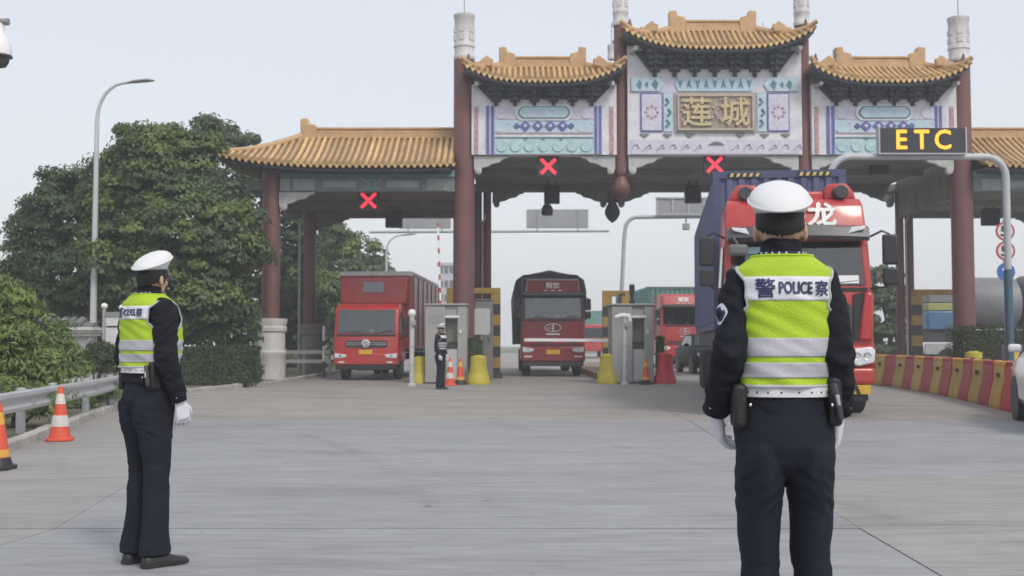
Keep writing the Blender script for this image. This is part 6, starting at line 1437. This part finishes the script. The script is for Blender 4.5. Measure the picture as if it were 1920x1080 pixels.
tree('broadleaf_tree', 'large dense broadleaf tree left of the gate, in front of its wing roof', (x0, TY, .06), blobs_px([(290, 325, 84, .3, .95), (345, 330, 62, .1, .95), (225, 400, 80, .5, .9), (425, 425, 62, -.9, .85), (360, 410, 62, -.7, .9), (345, 450, 95, -.9, .85), (265, 500, 95, -.4, .85), (430, 500, 70, -.9, .85), (370, 560, 95, -.5, .7), (430, 560, 48, -.5, .8), (310, 262, 42, .4, .8), (360, 280, 38, .2, .8), (250, 275, 42, .4, .9), (210, 330, 46, .5, .9), (290, 580, 90, 0, .6), (330, 615, 70, -.3, .5), (400, 615, 60, -.2, .5), (480, 480, 30, -.6, 1), (240, 620, 60, .2, .5)], TY, x0), 900, 210, [M_leaf, M_leafl, M_leaf], .145, .085, .47, .26)
TY = 36.5; x0 = P(125, 0, TY).x
tree('broadleaf_tree', 'dark broadleaf tree at the far left behind the lamp post', (x0, TY, .06), blobs_px([(130, 420, 78, 0, .9), (75, 440, 58, .4, .95), (55, 500, 48, .2, .9), (150, 510, 85, -.2, .8), (90, 560, 70, .3, .8), (180, 380, 66, .5, .9), (190, 570, 90, .5, .7), (250, 590, 70, 1.2, .6), (110, 620, 70, .5, .5), (200, 630, 70, .8, .45), (120, 350, 40, .3, .9)], TY, x0), 520, 190, [M_leafd, M_leaf, M_leafd], .145, .085, .47, .22)
TY = 47.0; x0 = P(420, 0, TY).x
tree('broadleaf_tree', 'tree rising behind the left end of the wing roof', (x0, TY, .06), blobs_px([(390, 245, 26, 0, .8), (425, 262, 30, .3, .8), (455, 262, 22, .2, .7), (420, 330, 60, 0, .9), (440, 430, 85, .3, .9), (455, 540, 90, 0, .9), (520, 470, 80, .5, 1.1), (530, 580, 80, .2, .9)], TY, x0), 420, 80, [M_leafd, M_leaf, M_leafd], .24, .13, .5, .2)
for i, (px, py, rp, Y, lab) in enumerate(((600, 470, 62, 58, 'nearest tree of the row seen through the left lane'), (648, 495, 62, 70, 'second tree of the row seen through the left lane'), (690, 530, 48, 84, 'smallest tree at the far end of the row in the left lane'), (570, 560, 70, 55, 'low dark tree behind the grey column base'))):
    x0 = P(px, 0, Y).x
    tree('roadside_tree', lab, (x0, Y, 0), blobs_px([(px, py, rp, 0, .95), (px - rp * .5, py + rp * .7, rp * .8, .3, .9), (px + rp * .5, py + rp * .75, rp * .75, -.3, .9), (px, py + rp * 1.5, rp * .9, 0, .8)], Y, x0), 190, 75, [M_fart, M_leafl, M_leaf], .28 * Y / 58, .16 * Y / 58, .55, .18, 'trees beyond the left lane')
x0 = P(1660, 0, 60).x
tree('roadside_tree', 'bushy hazy tree right of the big truck cab', (x0, 60, 0), blobs_px([(1662, 590, 46, 0, 1), (1650, 540, 34, .4, 1), (1680, 545, 26, .2, 1), (1660, 640, 50, 0, .8)], 60, x0), 150, 70, [M_fart, M_leaf, M_fart], .28, .15, .45, .16, 'trees on the right')
# oleander-like shrubs behind the guardrail
def shrub(label, base, blobs, n, L, Wd, mats, name='shrub', group='shrubs behind the guardrail', up=.6):
    r = thing(name, label, 'shrub', base, 0, group); C, N, T = crown(blobs, n, 60, L, Wd, .26, .35); V, Fc = leaves(C, N, L, Wd, 0, up); idx = np.where(T < .4, 1, 0); idx = np.concatenate([idx, idx])
    nb2 = N + np.array([0, -.25, .45]); nb2 /= np.linalg.norm(nb2, axis=1, keepdims=True); obj('foliage', np_mesh('foliage', V, Fc, mats, idx, np.repeat(nb2, 4, 0)), r); st = MB()
    for b in blobs: st.tube([(b[0] * .2, b[1] * .2, 0), (b[0] * .7, b[1] * .7, b[2] * .6), b[:3]], [.03, .02, .008], 6)
    st.build('stems', M_bark, r); return r
def sh(px, Y, lobes, label, n, mats, L=.15, Wd=.034, **k):
    x0 = P(px, 0, Y).x; return shrub(label, (x0, Y, .06), blobs_px(lobes, Y, x0), n, L, Wd, mats, **k)
sh(30, 19.0, [(20, 590, 48, 0, 1), (-40, 600, 60, .2, 1), (50, 625, 40, -.2, 1), (15, 665, 60, -.3, .9), (75, 690, 44, -.2, .7), (-50, 680, 60, 0, .9), (30, 562, 18, 0, 1.2), (-5, 555, 20, .1, 1.2), (5, 720, 55, -.3, .7), (80, 725, 45, -.2, .6)], 'tall light green leafy shrub at the left edge', 420, [M_leafo, M_leafl])
sh(125, 22.0, [(110, 670, 28, 0, 1), (95, 635, 20, .2, 1), (125, 695, 22, -.1, .8), (80, 655, 30, .2, 1), (150, 702, 14, 0, .7)], 'lower green shrub in front of the tiled garden wall', 150, [M_leafo, M_leaf])
sh(192, 24.0, [(190, 672, 22, 0, .8), (205, 690, 20, .1, .8), (175, 692, 22, 0, .8)], 'small rounded dark shrub beside the notice board', 70, [M_hedge, M_leaf])
sh(40, 15.8, [(-30, 770, 60, .2, .5), (60, 775, 45, .3, .4), (0, 745, 40, .5, .5)], 'low weeds under the guardrail at the left edge', 110, [M_leafo, M_leaf], L=.12, Wd=.02)
sh(170, 20.6, [(140, 755, 30, .2, .4), (185, 745, 24, .3, .4)], 'low weeds under the far end of the guardrail', 60, [M_leafo, M_leaf], L=.12, Wd=.02)
sh(400, 35.5, [(300, 625, 45, .4, .8), (360, 630, 45, .3, .8), (420, 628, 45, .2, .8), (445, 630, 30, .3, .8), (330, 600, 40, .8, .8), (400, 600, 40, .8, .8), (455, 605, 30, .6, .8), (250, 630, 45, .8, .8)], 'dark undergrowth filling the space under the large tree beside the gate', 150, [M_leafd, M_leaf], L=.17, Wd=.08, group='undergrowth', up=.2)
sh(150, 38.5, [(60, 625, 50, .4, .8), (130, 630, 50, .3, .8), (200, 625, 50, .2, .8), (100, 590, 40, .3, .8)], 'dark undergrowth behind the tiled garden wall', 90, [M_leafd, M_leaf], L=.17, Wd=.08, group='undergrowth', up=.2)
# clipped hedge
def hedge(label, x0, x1, y0, y1, z0, z1, n, mats, name='hedge'):
    r = thing(name, label, 'hedge', ((x0 + x1) / 2, (y0 + y1) / 2, 0), 0, 'clipped hedges'); a, b = (x1 - x0) / 2, (y1 - y0) / 2
    q = np.random.uniform(-1, 1, (n, 3)); f = np.random.randint(0, 3, n); sg = np.where(np.random.rand(n) < .75, 1, -1)
    for k in range(3): q[f == k, k] = np.where(k == 1, -sg[f == k], sg[f == k]) if k == 1 else np.where(np.random.rand((f == k).sum()) < (.95 if k == 2 else .5), 1, -1)
    N = np.zeros((n, 3)); N[np.arange(n), f] = q[np.arange(n), f]; C = q * np.array([a, b, (z1 - z0) / 2]) * np.random.uniform(.9, 1.03, (n, 1)) + np.array([0, 0, (z0 + z1) / 2])
    wob = np.array([fbm((c[0], c[1], c[2]), 1.6, 2) for c in C])[:, None]; C = C + N * wob * .22
    V, Fc = leaves(C, N, .085, .05, 0, .2); obj('foliage', np_mesh('foliage', V, Fc, mats, None), r)
    MB().box(-a * .9, a * .9, -b * .8, b * .8, .0, z1 - .10).build('dark_core', mat('hedge_core', (.02, .028, .014), .95, var=.4, scale=12), r); return r  # solid dark block filling the hedge behind the leaves
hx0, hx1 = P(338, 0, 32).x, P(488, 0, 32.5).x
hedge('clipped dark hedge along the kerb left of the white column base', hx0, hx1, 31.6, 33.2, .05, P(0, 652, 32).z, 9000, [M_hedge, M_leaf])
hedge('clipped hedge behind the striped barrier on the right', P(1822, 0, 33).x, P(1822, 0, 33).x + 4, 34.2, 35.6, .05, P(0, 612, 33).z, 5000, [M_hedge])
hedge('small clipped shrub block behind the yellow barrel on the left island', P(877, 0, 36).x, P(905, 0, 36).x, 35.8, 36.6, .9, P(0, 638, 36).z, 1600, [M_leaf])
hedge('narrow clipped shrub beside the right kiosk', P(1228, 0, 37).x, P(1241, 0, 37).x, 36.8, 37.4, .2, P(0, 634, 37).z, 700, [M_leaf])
# ================================================================== light haze in the air
hz_m = bpy.data.materials.new('haze'); hz_m.use_nodes = True; t = hz_m.node_tree; t.nodes.clear()
o_ = t.nodes.new('ShaderNodeOutputMaterial'); pv = t.nodes.new('ShaderNodeVolumePrincipled'); pv.inputs['Color'].default_value = (.92, .95, 1, 1); pv.inputs['Density'].default_value = .0017; t.links.new(pv.outputs[0], o_.inputs['Volume'])
hb = MB().box(-270, 270, -40, 430, -1.7, 16).build('haze', hz_m, smooth=0); hb['kind'] = 'stuff'
